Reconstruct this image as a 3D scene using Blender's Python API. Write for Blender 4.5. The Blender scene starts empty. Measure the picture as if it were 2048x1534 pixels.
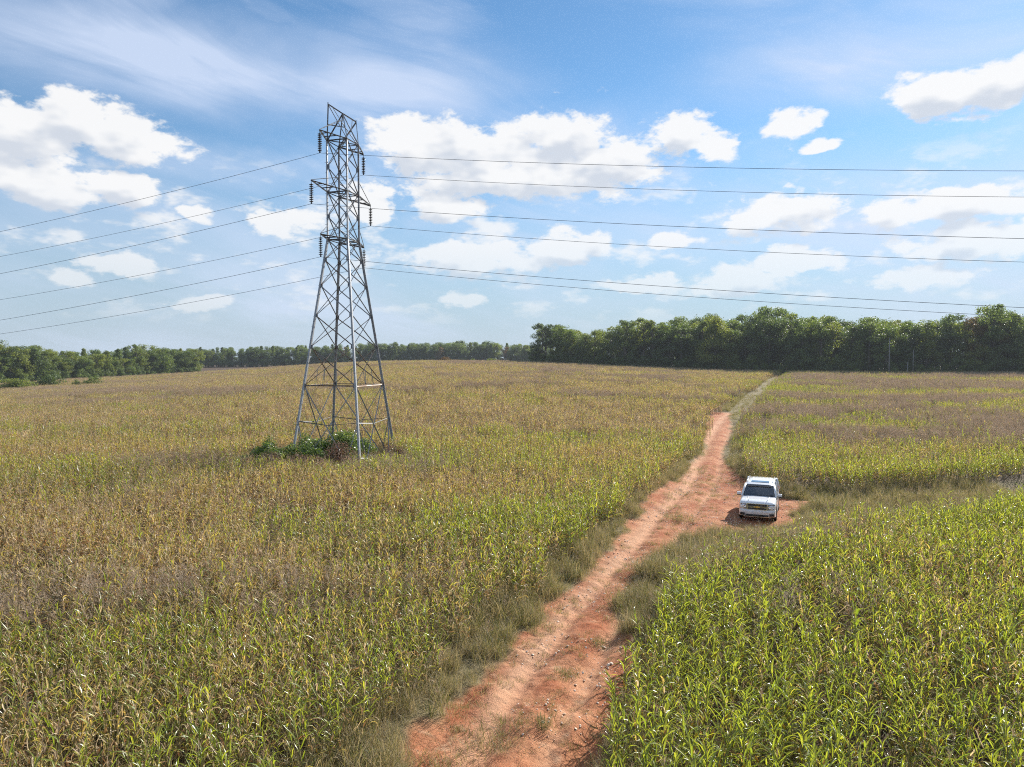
import bpy, bmesh, math, random
import numpy as np
from mathutils import Vector, Matrix

R = math.radians
S = bpy.context.scene
COL = S.collection
rng = np.random.default_rng(7)
random.seed(7)

# ------------------------------------------------------------------ camera
F, PW, PH, HZ, H = 1436.0, 2048.0, 1534.0, 720.0, 9.0
PITCH = math.atan((PH / 2 - HZ) / F)
cam = bpy.data.cameras.new('camera')
cam.sensor_width = 36.0
cam.lens = 36.0 * F / PW
cam.clip_start, cam.clip_end = 0.2, 6000
co = bpy.data.objects.new('camera', cam)
co.location = (0, 0, H)
co.rotation_euler = (math.pi / 2 - PITCH, 0, 0)
COL.objects.link(co)
S.camera = co

# ------------------------------------------------------------------ light
SUN_AZ, SUN_EL = 40.0, 30.0          # degrees right of the view axis, above the horizon
SKY_STRENGTH = 0.068
EXPOSURE = 0.88
sun = bpy.data.lights.new('sun', 'SUN')
sun.energy, sun.angle, sun.color = 5.0, R(0.53), (1.0, 0.955, 0.88)
so = bpy.data.objects.new('sun', sun)
so.rotation_euler = (R(90 - SUN_EL), 0, R(180 - SUN_AZ))
so.location = (60, 60, 80)
COL.objects.link(so)
S.view_settings.view_transform = 'Standard'
S.view_settings.look = 'None'
S.view_settings.exposure = EXPOSURE
S.view_settings.gamma = 1.0
S.view_settings.use_curve_mapping = False
S.cycles.max_bounces = 5
S.cycles.diffuse_bounces = 2
S.cycles.glossy_bounces = 2
S.cycles.transmission_bounces = 4
S.cycles.transparent_max_bounces = 4
S.cycles.volume_bounces = 0
S.cycles.use_adaptive_sampling = True
S.cycles.adaptive_threshold = 0.02
S.cycles.adaptive_min_samples = 32
S.cycles.sample_clamp_indirect = 4.0
S.cycles.filter_width = 1.1
S.cycles.use_denoising = False


class NT:
    """small wrapper for building node trees"""
    def __init__(self, tree):
        self.t = tree

    def n(self, kind, **kw):
        nd = self.t.nodes.new(kind)
        for k, v in kw.items():
            setattr(nd, k, v)
        return nd

    def set(self, sock, v):
        if isinstance(v, bpy.types.NodeSocket):
            self.t.links.new(v, sock)
        elif v is not None:
            sock.default_value = v

    def math(self, op, a, b=None, c=None, clamp=False):
        nd = self.n('ShaderNodeMath', operation=op, use_clamp=clamp)
        for i, v in enumerate((a, b, c)):
            if v is not None:
                self.set(nd.inputs[i], v)
        return nd.outputs[0]

    def vmath(self, op, a, b=None, c=None):
        nd = self.n('ShaderNodeVectorMath', operation=op)
        for i, v in enumerate((a, b, c)):
            if v is not None:
                self.set(nd.inputs[i], v)
        return nd.outputs['Value'] if op in ('LENGTH', 'DOT_PRODUCT', 'DISTANCE') else nd.outputs[0]

    def mapr(self, v, a, b, c=0.0, d=1.0, smooth=True):
        nd = self.n('ShaderNodeMapRange', interpolation_type='SMOOTHSTEP' if smooth else 'LINEAR')
        nd.clamp = True if not smooth else nd.clamp
        for i, x in enumerate((v, a, b, c, d)):
            self.set(nd.inputs[i], x)
        return nd.outputs[0]

    def mix(self, f, a, b, blend='MIX'):
        nd = self.n('ShaderNodeMix', data_type='RGBA', blend_type=blend)
        self.set(nd.inputs[0], f)
        self.set(nd.inputs[6], a)
        self.set(nd.inputs[7], b)
        return nd.outputs[2]

    def noise(self, vec, scale, detail=4, rough=0.55, dist=0.0):
        nd = self.n('ShaderNodeTexNoise')
        if vec is not None:
            self.set(nd.inputs['Vector'], vec)
        nd.inputs['Scale'].default_value = scale
        nd.inputs['Detail'].default_value = detail
        nd.inputs['Roughness'].default_value = rough
        nd.inputs['Distortion'].default_value = dist
        return nd


def c4(c):
    return (c[0], c[1], c[2], 1.0)


# ------------------------------------------------------------------ sky
W = bpy.data.worlds.new('World')
S.world = W
W.use_nodes = True
wt = NT(W.node_tree)
for nd in list(W.node_tree.nodes):
    W.node_tree.nodes.remove(nd)


def pix_dir(px, py):
    u, v = (px - PW / 2) / F, (PH / 2 - py) / F
    d = Vector((u, math.cos(PITCH) + v * math.sin(PITCH), -math.sin(PITCH) + v * math.cos(PITCH)))
    return d.normalized()


def azel(px, py):
    d = pix_dir(px, py)
    return math.atan2(d.x, d.y), math.asin(d.z)


# cumulus clouds of this sky: centre and half size of each puff (photo pixels, turned into directions)
PUFFS = [
    (40, 270, 150, 75), (140, 235, 85, 62), (250, 275, 95, 62), (330, 290, 75, 30), (70, 355, 165, 55), (215, 370, 85, 42),
    (840, 275, 115, 45), (930, 315, 190, 78), (1130, 290, 115, 75), (1220, 318, 120, 55), (1050, 345, 300, 55),
    (1370, 270, 82, 50), (1440, 295, 55, 34), (1580, 260, 52, 32), (1640, 292, 40, 14),
    (2030, 155, 150, 65), (1900, 180, 130, 42),
    (890, 415, 95, 36), (940, 520, 160, 34), (1150, 495, 95, 38), (1340, 480, 62, 20),
    (1560, 430, 130, 46), (1590, 520, 90, 28), (1470, 562, 110, 36),
    (1900, 410, 190, 38), (1960, 480, 150, 36), (1840, 550, 110, 30),
    (735, 410, 60, 50), (560, 445, 90, 34), (380, 430, 45, 16), (250, 525, 70, 22), (140, 548, 58, 20), (400, 602, 60, 20), (1290, 565, 95, 18), (940, 600, 60, 22)]
BIG = [0, 1, 2, 4, 5, 7, 8, 9, 10, 11, 15, 16, 17, 18, 19, 21, 23, 24, 25]


def cover_group(name, puffs):
    grp = bpy.data.node_groups.new(name, 'ShaderNodeTree')
    grp.interface.new_socket('P', in_out='INPUT', socket_type='NodeSocketVector')
    grp.interface.new_socket('Cover', in_out='OUTPUT', socket_type='NodeSocketFloat')
    g = NT(grp)
    gi, go = g.n('NodeGroupInput'), g.n('NodeGroupOutput')
    acc = None
    for (px, py, rx, ry) in puffs:
        a, e = azel(px, py)
        k = math.cos(a)
        sx, sy = F / (rx * 1.02) / k, F / (ry * 1.02) / k
        L = g.vmath('LENGTH', g.vmath('MULTIPLY_ADD', gi.outputs[0], (sx, sy, 0), (-a * sx, -e * sy, 0)))
        acc = L if acc is None else g.math('MINIMUM', acc, L)
    g.set(go.inputs[0], g.math('SUBTRACT', 1.0, acc))
    return grp


tc = wt.n('ShaderNodeTexCoord')
D = tc.outputs['Generated']
sep = wt.n('ShaderNodeSeparateXYZ')
wt.set(sep.inputs[0], D)
az = wt.math('ARCTAN2', sep.outputs[0], sep.outputs[1])
el = wt.math('ARCSINE', sep.outputs[2])
cmb = wt.n('ShaderNodeCombineXYZ')
wt.set(cmb.inputs[0], az)
wt.set(cmb.inputs[1], el)
P = cmb.outputs[0]
Ds = wt.vmath('MULTIPLY', D, (1.0, 1.0, 1.9))
warp = wt.noise(Ds, 9.0, 3, 0.6)
wv = wt.vmath('SUBTRACT', warp.outputs['Color'], (0.5, 0.5, 0.5))
P1 = wt.vmath('MULTIPLY_ADD', wv, (0.075, 0.05, 0.0), P)
fb = wt.noise(Ds, 20.0, 7, 0.62)
fb2 = wt.noise(wt.vmath('ADD', Ds, (0.012, 0.004, 0.03)), 20.0, 2, 0.58)
gA = wt.n('ShaderNodeGroup', node_tree=cover_group('cloud_cover', PUFFS))
wt.set(gA.inputs[0], P1)
gB = wt.n('ShaderNodeGroup', node_tree=cover_group('cloud_shade', [PUFFS[i] for i in BIG]))
wt.set(gB.inputs[0], wt.vmath('ADD', P1, (0.008, 0.022, 0.0)))
# the same kind of puffs goes on all round, outside the part of the sky described above
far = wt.noise(wt.vmath('MULTIPLY', D, (1.0, 1.0, 2.6)), 3.1, 3, 0.55)
side = wt.mapr(wt.math('ABSOLUTE', az), R(37), R(42))
high = wt.mapr(el, R(27), R(31))
out = wt.math('MAXIMUM', side, high)
extra = wt.math('SUBTRACT', wt.math('MULTIPLY', wt.math('SUBTRACT', far.outputs['Fac'], 0.56), 5.0), wt.math('SUBTRACT', 1.0, out))
cov = wt.math('MAXIMUM', gA.outputs[0], extra)
covB = wt.math('MAXIMUM', gB.outputs[0], extra)
dens = wt.math('ADD', cov, wt.math('MULTIPLY', wt.math('SUBTRACT', fb.outputs['Fac'], 0.55), 2.2))
densB = wt.math('ADD', covB, wt.math('MULTIPLY', wt.math('SUBTRACT', fb2.outputs['Fac'], 0.55), 2.2))
cum = wt.mapr(dens, -0.10, 0.27, 0.0, 0.97)
lowp = wt.noise(wt.vmath('MULTIPLY', D, (1.0, 1.0, 2.4)), 13.0, 4, 0.6)
band = wt.math('MULTIPLY', wt.mapr(el, R(1.5), R(5)), wt.mapr(el, R(17), R(10)))
cum = wt.math('MAXIMUM', cum, wt.math('MULTIPLY', wt.mapr(lowp.outputs['Fac'], 0.51, 0.68, 0, 0.85), band))
low = wt.mapr(el, R(0.5), R(13))
cum = wt.math('MULTIPLY', cum, wt.math('MULTIPLY_ADD', low, 0.60, 0.36))
lit = wt.mapr(wt.math('SUBTRACT', densB, wt.math('MULTIPLY', dens, 0.25)), 0.75, 0.0)
# thin high cloud
rot = wt.n('ShaderNodeVectorRotate', rotation_type='Z_AXIS')
wt.set(rot.inputs['Vector'], P)
rot.inputs['Angle'].default_value = R(13)
ci = wt.noise(wt.vmath('MULTIPLY', rot.outputs[0], (1.6, 6.5, 1.0)), 2.0, 5, 0.6, 0.6)
ci2 = wt.noise(wt.vmath('MULTIPLY', P, (1.0, 1.8, 1.0)), 2.6, 2, 0.5)
cir = wt.mapr(wt.math('ADD', wt.math('MULTIPLY', ci.outputs['Fac'], 0.75), wt.math('MULTIPLY', ci2.outputs['Fac'], 0.6)), 0.54, 0.96, 0.0, 0.72)


def hole(px, py, rx, ry, f):
    a, e = azel(px, py)
    L = wt.vmath('LENGTH', wt.vmath('MULTIPLY_ADD', P1, (F / rx, F / ry, 0), (-a * F / rx, -e * F / ry, 0)))
    return wt.mapr(L, 0.35, 1.15, f, 1.0)


for hx in ((1180, 120, 330, 130, 0.05), (330, 200, 190, 60, 0.2), (520, 265, 150, 45, 0.25), (100, 470, 420, 90, 0.45)):
    cir = wt.math('MULTIPLY', cir, hole(*hx))


def veil(px, py, rx, ry, f):
    a, e = azel(px, py)
    L = wt.vmath('LENGTH', wt.vmath('MULTIPLY_ADD', P1, (F / rx, F / ry, 0), (-a * F / rx, -e * F / ry, 0)))
    return wt.mapr(L, 0.1, 1.1, f, 0.0)


for vx in ((330, 120, 620, 110, 0.8), (760, 170, 380, 120, 0.8), (1850, 100, 480, 110, 0.8), (1700, 430, 900, 130, 0.60), (430, 330, 300, 55, 0.5)):
    cir = wt.math('MAXIMUM', cir, wt.math('MULTIPLY', veil(*vx), wt.math('MULTIPLY_ADD', ci.outputs['Fac'], 2.6, -0.5)))
cir = wt.math('MINIMUM', cir, 0.8)
sky = wt.n('ShaderNodeTexSky', sky_type='NISHITA')
sky.sun_disc = False
sky.sun_elevation = R(SUN_EL)
sky.sun_rotation = R(SUN_AZ)
sky.air_density, sky.dust_density, sky.ozone_density = 1.0, 0.12, 4.0
sky.altitude = 200
k = 0.67 / SKY_STRENGTH
hs = wt.n('ShaderNodeHueSaturation')
hs.inputs['Saturation'].default_value = 1.0
wt.set(hs.inputs['Color'], sky.outputs[0])
blue = wt.mix(1.0, hs.outputs[0], (0.86, 1.06, 1.08, 1), 'MULTIPLY')
# pale air above the horizon, the same all round
hzf = wt.mapr(el, R(-2), R(20), 0.97, 0.0)
blue = wt.mix(hzf, blue, (0.385 * k, 0.465 * k, 0.56 * k, 1))
skyc = wt.mix(cir, blue, (0.56 * k, 0.64 * k, 0.80 * k, 1))
ccol = wt.mix(lit, (0.55 * k, 0.585 * k, 0.645 * k, 1), (0.80 * k, 0.795 * k, 0.79 * k, 1))
skyc = wt.mix(cum, skyc, ccol)
bg = wt.n('ShaderNodeBackground')
wt.set(bg.inputs['Color'], skyc)
bg.inputs['Strength'].default_value = SKY_STRENGTH
wo = wt.n('ShaderNodeOutputWorld')
wt.set(wo.inputs[0], bg.outputs[0])
W.cycles.sampling_method = 'NONE'          # the smooth sky is found by the scattered rays themselves

# ------------------------------------------------------------------ helpers


def ground_pt(px, py, z=0.0):
    """where the sight line through a photo pixel meets the level z (for laying out the plan)"""
    d = pix_dir(px, py)
    t = (z - H) / d.z
    return np.array((d.x * t, d.y * t))


def px_at(x, y):
    return PW / 2 + F * x / y


def tag(o, label=None, cat=None, group=None, kind=None):
    if label:
        o['label'] = label
    if cat:
        o['category'] = cat
    if group:
        o['group'] = group
    if kind:
        o['kind'] = kind
    return o


def empty(name, loc=(0, 0, 0), rz=0.0):
    o = bpy.data.objects.new(name, None)
    o.location = loc
    o.rotation_euler = (0, 0, rz)
    o.empty_display_size = 0.2
    COL.objects.link(o)
    return o


def make_mesh(name, verts, faces, mats=(), midx=None, smooth=False):
    me = bpy.data.meshes.new(name)
    me.from_pydata([tuple(v) for v in verts], [], [tuple(f) for f in faces])
    for m in mats:
        me.materials.append(m)
    if midx is not None:
        me.polygons.foreach_set('material_index', np.asarray(midx, dtype=np.int32))
    if smooth:
        me.polygons.foreach_set('use_smooth', np.ones(len(me.polygons), dtype=bool))
    me.update()
    return me


def link(name, me, parent=None, loc=None, col=None):
    o = bpy.data.objects.new(name, me)
    (col or COL).objects.link(o)
    if parent:
        o.parent = parent
    if loc is not None:
        o.location = loc
    return o


class MB:
    """collects shapes for one mesh"""
    def __init__(self):
        self.v, self.f, self.m = [], [], []

    def add(self, verts, faces, mi=0):
        b = len(self.v)
        self.v.extend([tuple(map(float, p)) for p in verts])
        self.f.extend([tuple(i + b for i in f) for f in faces])
        self.m.extend([mi] * len(faces))
        return self

    def box(self, c, s, mi=0, rot=None):
        x, y, z = s[0] / 2, s[1] / 2, s[2] / 2
        vs = [Vector((sx * x, sy * y, sz * z)) for sz in (-1, 1) for sy in (-1, 1) for sx in (-1, 1)]
        if rot is not None:
            vs = [rot @ p for p in vs]
        vs = [p + Vector(c) for p in vs]
        return self.add(vs, [(0, 2, 3, 1), (4, 5, 7, 6), (0, 1, 5, 4), (2, 6, 7, 3), (0, 4, 6, 2), (1, 3, 7, 5)], mi)

    def tube(self, pts, rad, n=6, mi=0, cap=True):
        pts = [Vector(p) for p in pts]
        rad = list(rad) if hasattr(rad, '__len__') else [rad] * len(pts)
        vs, fs = [], []
        up = None
        for i, p in enumerate(pts):
            t = (pts[min(i + 1, len(pts) - 1)] - pts[max(i - 1, 0)])
            t = t.normalized() if t.length > 1e-9 else Vector((0, 0, 1))
            if up is None:
                up = t.orthogonal().normalized()
            up = (up - t * up.dot(t))
            up = up.normalized() if up.length > 1e-6 else t.orthogonal().normalized()
            s = t.cross(up)
            for j in range(n):
                a = 2 * math.pi * j / n
                vs.append(p + (up * math.cos(a) + s * math.sin(a)) * rad[i])
        for i in range(len(pts) - 1):
            for j in range(n):
                k2 = (j + 1) % n
                fs.append((i * n + j, i * n + k2, (i + 1) * n + k2, (i + 1) * n + j))
        if cap:
            fs.append(tuple(range(n - 1, -1, -1)))
            fs.append(tuple(range((len(pts) - 1) * n, len(pts) * n)))
        return self.add(vs, fs, mi)

    def angle_bar(self, p0, p1, w, t=None, mi=0, ref=None):
        """rolled steel angle (L section) between two points"""
        p0, p1 = Vector(p0), Vector(p1)
        t = t or max(w * 0.13, 0.008)
        d = (p1 - p0).normalized()
        a = Vector(ref) if ref is not None else Vector((0.31, -0.77, 0.55))
        a = (a - d * a.dot(d))
        a = a.normalized() if a.length > 1e-4 else d.orthogonal().normalized()
        b = d.cross(a)
        prof = [(0, 0), (w, 0), (w, t), (t, t), (t, w), (0, w)]
        vs = [p + a * (q[0] - w * 0.3) + b * (q[1] - w * 0.3) for p in (p0, p1) for q in prof]
        fs = [(i, (i + 1) % 6, (i + 1) % 6 + 6, i + 6) for i in range(6)]
        fs += [(3, 2, 1, 0), (5, 4, 3, 0), (6, 7, 8, 9), (6, 9, 10, 11)]
        return self.add(vs, fs, mi)

    def lathe(self, prof, n=12, mi=0, axis='Z', c=(0, 0, 0)):
        vs, fs = [], []
        for (r, z) in prof:
            for j in range(n):
                a = 2 * math.pi * j / n
                p = (r * math.cos(a), r * math.sin(a), z)
                if axis == 'X':
                    p = (z, r * math.cos(a), r * math.sin(a))
                if axis == 'Y':
                    p = (r * math.cos(a), z, r * math.sin(a))
                vs.append((p[0] + c[0], p[1] + c[1], p[2] + c[2]))
        for i in range(len(prof) - 1):
            for j in range(n):
                k2 = (j + 1) % n
                fs.append((i * n + j, i * n + k2, (i + 1) * n + k2, (i + 1) * n + j))
        return self.add(vs, fs, mi)

    def mesh(self, name, mats, smooth=False):
        return make_mesh(name, self.v, self.f, mats, self.m, smooth)

    def build(self, name, mats, parent=None, smooth=False, loc=None):
        mats = mats if isinstance(mats, (list, tuple)) else [mats]
        return link(name, self.mesh(name, mats, smooth), parent, loc)


def vnoise(x, y, scale, seed=0, octaves=3, gain=0.5):
    """tileless smooth value noise in 0..1 (numpy)"""
    x, y = np.asarray(x, float), np.asarray(y, float)
    tot, amp, s = np.zeros(np.broadcast(x, y).shape), 1.0, 0.0
    for o in range(octaves):
        fx, fy = x / scale * 2 ** o + 37.7 * seed + 11 * o, y / scale * 2 ** o - 17.3 * seed + 7 * o
        ix, iy = np.floor(fx).astype(np.int64), np.floor(fy).astype(np.int64)
        u, v = fx - ix, fy - iy
        u, v = u * u * (3 - 2 * u), v * v * (3 - 2 * v)

        def h(a, b):
            n = (a * 374761393 + b * 668265263 + seed * 974711 + o * 31337) & 0x7fffffff
            n = ((n ^ (n >> 13)) * 1274126177) & 0x7fffffff
            n = (n ^ (n >> 16)) * 2246822519 & 0x7fffffff
            return ((n ^ (n >> 15)) & 0xffff) / 65535.0
        r = (h(ix, iy) * (1 - u) + h(ix + 1, iy) * u) * (1 - v) + (h(ix, iy + 1) * (1 - u) + h(ix + 1, iy + 1) * u) * v
        tot += r * amp
        s += amp
        amp *= gain
    return tot / s


def sstep(x, a, b):
    t = np.clip((np.asarray(x, float) - a) / (b - a), 0, 1)
    return t * t * (3 - 2 * t)


# ------------------------------------------------------------------ materials
MATS = {}


def new_mat(name):
    m = bpy.data.materials.new(name)
    m.use_nodes = True
    nt = m.node_tree
    for nd in list(nt.nodes):
        nt.nodes.remove(nd)
    t = NT(nt)
    o = t.n('ShaderNodeOutputMaterial')
    MATS[name] = m
    return m, t, o


def plain(name, col, rough=0.6, metal=0.0, spec=0.5, coat=0.0, var=0.0, vscale=8.0, bump=0.0):
    m, t, o = new_mat(name)
    p = t.n('ShaderNodeBsdfPrincipled')
    p.inputs['Base Color'].default_value = c4(col)
    p.inputs['Roughness'].default_value = rough
    p.inputs['Metallic'].default_value = metal
    p.inputs['Specular IOR Level'].default_value = spec
    p.inputs['Coat Weight'].default_value = coat
    p.inputs['Coat Roughness'].default_value = 0.04
    if var:
        tcn = t.n('ShaderNodeTexCoord')
        nz = t.noise(tcn.outputs['Object'], vscale, 5, 0.6)
        f = t.mapr(nz.outputs['Fac'], 0.3, 0.7)
        t.set(p.inputs['Base Color'], t.mix(f, c4([c * (1 - var) for c in col]), c4([min(c * (1 + var), 1) for c in col])))
        if bump:
            b = t.n('ShaderNodeBump')
            b.inputs['Strength'].default_value = bump
            t.set(b.inputs['Height'], nz.outputs['Fac'])
            t.set(p.inputs['Normal'], b.outputs[0])
    t.set(o.inputs[0], p.outputs[0])
    return m


def leafy(name, cols, trans, tcol=None, rough=0.45, spec=0.5, hue=0.02, val=0.35, nscale=0.0):
    wi, wr, wn = (.16, .34, .5) if nscale else (.42, .38, .25)
    """thin leaf: reflects and lets light through; colours spread over cols per plant and along the leaf"""
    m, t, o = new_mat(name)
    oi = t.n('ShaderNodeObjectInfo')
    geo = t.n('ShaderNodeNewGeometry')
    nz = t.noise(geo.outputs['Position'], nscale, 2, 0.6).outputs['Fac'] if nscale else None
    rp = t.n('ShaderNodeValToRGB')
    rp.color_ramp.interpolation = 'LINEAR'
    e = rp.color_ramp.elements
    n = len(cols)
    e[0].position, e[0].color = 0.0, c4(cols[0])
    e[1].position, e[1].color = 1.0, c4(cols[-1])
    for i in range(1, n - 1):
        q = e.new(i / (n - 1))
        q.color = c4(cols[i])
    isl = geo.outputs['Random Per Island']
    f = t.math('ADD', t.math('MULTIPLY', isl, wi), t.math('ADD', t.math('MULTIPLY', oi.outputs['Random'], wr), t.math('MULTIPLY', t.mapr(nz, 0.32, 0.68), wn) if nz else 0.12))
    t.set(rp.inputs[0], f)
    h = t.n('ShaderNodeHueSaturation')
    t.set(h.inputs['Color'], rp.outputs[0])
    t.set(h.inputs['Value'], t.math('MULTIPLY_ADD', isl, val, 1.0 - val / 2))
    p = t.n('ShaderNodeBsdfPrincipled')
    t.set(p.inputs['Base Color'], h.outputs[0])
    p.inputs['Roughness'].default_value = rough
    p.inputs['Specular IOR Level'].default_value = spec
    tr = t.n('ShaderNodeBsdfTranslucent')
    t.set(tr.inputs[0], t.mix(1.0, h.outputs[0], c4(tcol or (1.5, 1.5, 0.8)), 'MULTIPLY'))
    ms = t.n('ShaderNodeMixShader')
    ms.inputs[0].default_value = trans
    t.set(ms.inputs[1], p.outputs[0])
    t.set(ms.inputs[2], tr.outputs[0])
    t.set(o.inputs[0], ms.outputs[0])
    return m


CORN_G = leafy('corn_leaf_green', [(.08, .13, .022), (.155, .215, .034), (.25, .285, .048), (.36, .345, .07)], .5, (1.9, 1.75, .7), .36, .9)
CORN_Y = leafy('corn_leaf_yellowing', [(.23, .24, .06), (.37, .325, .09), (.50, .385, .145), (.49, .33, .135)], .48, (1.5, 1.4, .8), .42, .5)
CORN_T = leafy('corn_leaf_dry', [(.39, .275, .14), (.57, .44, .26), (.70, .57, .38), (.77, .67, .48)], .42, (1.25, 1.1, .85), .5, .45)
CORN_B = leafy('corn_leaf_brown', [(.21, .115, .055), (.34, .19, .085), (.44, .265, .12)], .38, (1.3, 1.0, .8), .6, .3)
CORN_S = leafy('corn_stalk', [(.12, .15, .04), (.24, .21, .09), (.30, .21, .11)], .0, None, .5, .3)
TASSEL = leafy('corn_tassel', [(.28, .19, .12), (.43, .32, .21), (.55, .44, .30)], .25, (1.2, 1.1, .9), .7, .2)
WEED_M = leafy('weed_seed_head', [(.32, .235, .17), (.44, .345, .25), (.54, .44, .32)], .3, (1.2, 1.05, .95), .8, .1)
WEED_S = leafy('weed_stem', [(.10, .08, .04), (.16, .15, .06), (.2, .17, .09)], .1, None, .7, .2)
GRASS = leafy('grass_blade', [(.075, .10, .033), (.125, .145, .052), (.21, .19, .09), (.33, .28, .165)], .4, (1.35, 1.3, .75), .5, .35)
GRASS_D = leafy('grass_blade_dry', [(.24, .20, .105), (.38, .315, .185), (.54, .46, .31)], .35, (1.2, 1.1, .8), .6, .25)
VINE = leafy('vine_leaf', [(.045, .085, .022), (.08, .135, .035), (.13, .185, .045), (.21, .24, .06)], .4, (1.6, 1.6, .7), .4, .5)
BRUSH_R = leafy('brush_leaf_maroon', [(.13, .075, .055), (.21, .13, .09), (.31, .22, .155)], .3, (1.2, .9, .8), .7, .2)
TREE_A = leafy('tree_leaf_dark', [(.066, .10, .034), (.098, .14, .046), (.145, .18, .058)], .42, (1.5, 1.5, .7), .5, .35, nscale=.25)
TREE_B = leafy('tree_leaf_mid', [(.09, .13, .04), (.135, .185, .052), (.19, .235, .065)], .42, (1.5, 1.5, .7), .5, .35, nscale=.25)
TREE_C = leafy('tree_leaf_light', [(.12, .16, .042), (.18, .215, .053), (.24, .255, .065)], .45, (1.5, 1.5, .7), .5, .35, nscale=.25)
TREE_O = leafy('tree_leaf_rust', [(.12, .10, .035), (.18, .125, .045), (.24, .15, .06)], .3, (1.4, 1.1, .7), .6, .25, nscale=.25)
BARK = plain('bark', (.085, .07, .058), .9, var=.4, vscale=6, bump=.5)
BARK_P = plain('bark_pale', (.26, .235, .21), .85, var=.3, vscale=5, bump=.3)

# ------------------------------------------------------------------ plan of the place
TX, TY = -(1024 - 689) / F * 60.0, 60.0            # tower centre

CTRL = [(-30, 8, 0), (0, 8, 0), (30, 8, 0), (-30, 30, 0.1), (0, 30, 0), (30, 32, 0.1), (-60, 40, .2), (60, 45, .3), (TX, TY, .75), (18, 60, .0), (45, 62, .5),
        (27, 92, .5), (0, 80, 1.0), (-78, 110, .2), (-150, 210, -1.3), (-214, 300, -1.9), (-300, 420, -2.5), (-45, 100, 1.3), (-112, 250, 1.3), (-185, 420, .6),
        (-30, 150, 3.3), (-56, 280, 6.6), (-80, 400, 6.2), (-115, 575, 3.5), (-22, 280, 6.9), (-34, 420, 5.6), (5, 150, 3.1), (9, 300, 6.7), (10, 340, 6.5),
        (50, 150, 1.9), (83, 250, 4.0), (98, 262, 4.0), (80, 118, 1.2), (146, 215, 3.7), (200, 230, 3.6), (110, 330, 3.5), (-250, 560, 3.5), (30, 600, 3.0),
        (300, 420, 3), (0, 1000, 0), (-500, 900, 0), (500, 900, 0), (0, -200, 0), (-400, 0, -1), (400, 0, 0), (-200, -150, 0), (200, -150, 0), (900, 300, 0), (-900, 300, -2)]
_c = np.array(CTRL, float)


def _tps(r2):
    return np.where(r2 > 1e-9, 0.5 * r2 * np.log(np.maximum(r2, 1e-9)), 0.0)


_n = len(_c)
_A = np.zeros((_n + 3, _n + 3))
_sc = 100.0
_q = _c[:, :2] / _sc
_A[:_n, :_n] = _tps(((_q[:, None] - _q[None]) ** 2).sum(-1)) + np.eye(_n) * 0.002
_A[:_n, _n] = 1
_A[:_n, _n + 1:] = _q
_A[_n:, :_n] = _A[:_n, _n:].T
_w = np.linalg.solve(_A, np.concatenate([_c[:, 2], np.zeros(3)]))


def base_z(x, y):
    x, y = np.asarray(x, float), np.asarray(y, float)
    sh = np.broadcast(x, y).shape
    xs, ys = np.broadcast_to(x, sh).ravel() / _sc, np.broadcast_to(y, sh).ravel() / _sc
    o = _w[_n] + _w[_n + 1] * xs + _w[_n + 2] * ys
    for i in range(_n):
        o = o + _w[i] * _tps((xs - _q[i, 0]) ** 2 + (ys - _q[i, 1]) ** 2)
    r = np.hypot(xs, ys) * _sc
    o = o * (1 - sstep(r, 800, 1300))
    o = np.clip(o, -6, 9)
    return o.reshape(sh)


def poly_px(pts, z=0.0):
    return np.array([ground_pt(a, b, z) for a, b in pts])


# bare clay: outline in plan
DIRT = poly_px([(640, 1640), (770, 1534), (880, 1425), (950, 1345), (1010, 1282), (1075, 1210), (1120, 1175), (1195, 1112), (1250, 1050), (1300, 988), (1365, 942),
                (1405, 908), (1404, 880), (1410, 855), (1424, 836), (1462, 836), (1462, 870), (1446, 905), (1480, 945), (1520, 975), (1575, 988), (1640, 995), (1625, 1004), (1592, 1010),
                (1586, 1034), (1560, 1050), (1470, 1048), (1390, 1062), (1320, 1090), (1275, 1130), (1238, 1180), (1240, 1240), (1285, 1300), (1275, 1400), (1220, 1470), (1160, 1640)])
# ground kept free of corn round the track and the side lane
VERGE = np.array([(-5.6, 5), (-4.4, 12.5), (-3.5, 16.5), (-2.0, 21.0), (-.5, 25.0), (1.8, 30.5), (4.1, 36.0), (6.3, 41.0), (9.6, 49.0), (12.9, 57.5), (16.6, 66.0), (19.6, 76), (25.6, 94), (47, 146), (96.5, 259), (118, 300),
                  (121.5, 299), (101, 258), (51.5, 145), (31, 94), (25.8, 78), (22.3, 68), (19.6, 60), (18.2, 53.5), (19.0, 49.6), (25, 49.2), (33, 51), (46, 55), (47, 52.5), (38, 46.5), (31, 41.5), (26.5, 39.4),
                  (16.2, 35.6), (9.2, 30.6), (6.1, 26.6), (4.4, 22.6), (2.9, 17.8), (1.9, 13.5), (1.3, 10), (.7, 5)])
TRACK = np.array([(-2.2, 6), (-.6, 14), (1.2, 20), (3.3, 26), (6.6, 34), (10.6, 44), (14.6, 54), (18.6, 66), (22.2, 77), (28.3, 94), (49, 146), (98.5, 259), (120, 300)])


def in_poly(x, y, poly):
    x, y = np.asarray(x, float), np.asarray(y, float)
    res = np.zeros(x.shape, bool)
    n = len(poly)
    for i in range(n):
        x0, y0 = poly[i]
        x1, y1 = poly[(i + 1) % n]
        if y0 == y1:
            continue
        c = ((y0 > y) != (y1 > y)) & (x < (x1 - x0) * (y - y0) / (y1 - y0) + x0)
        res ^= c
    return res


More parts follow.
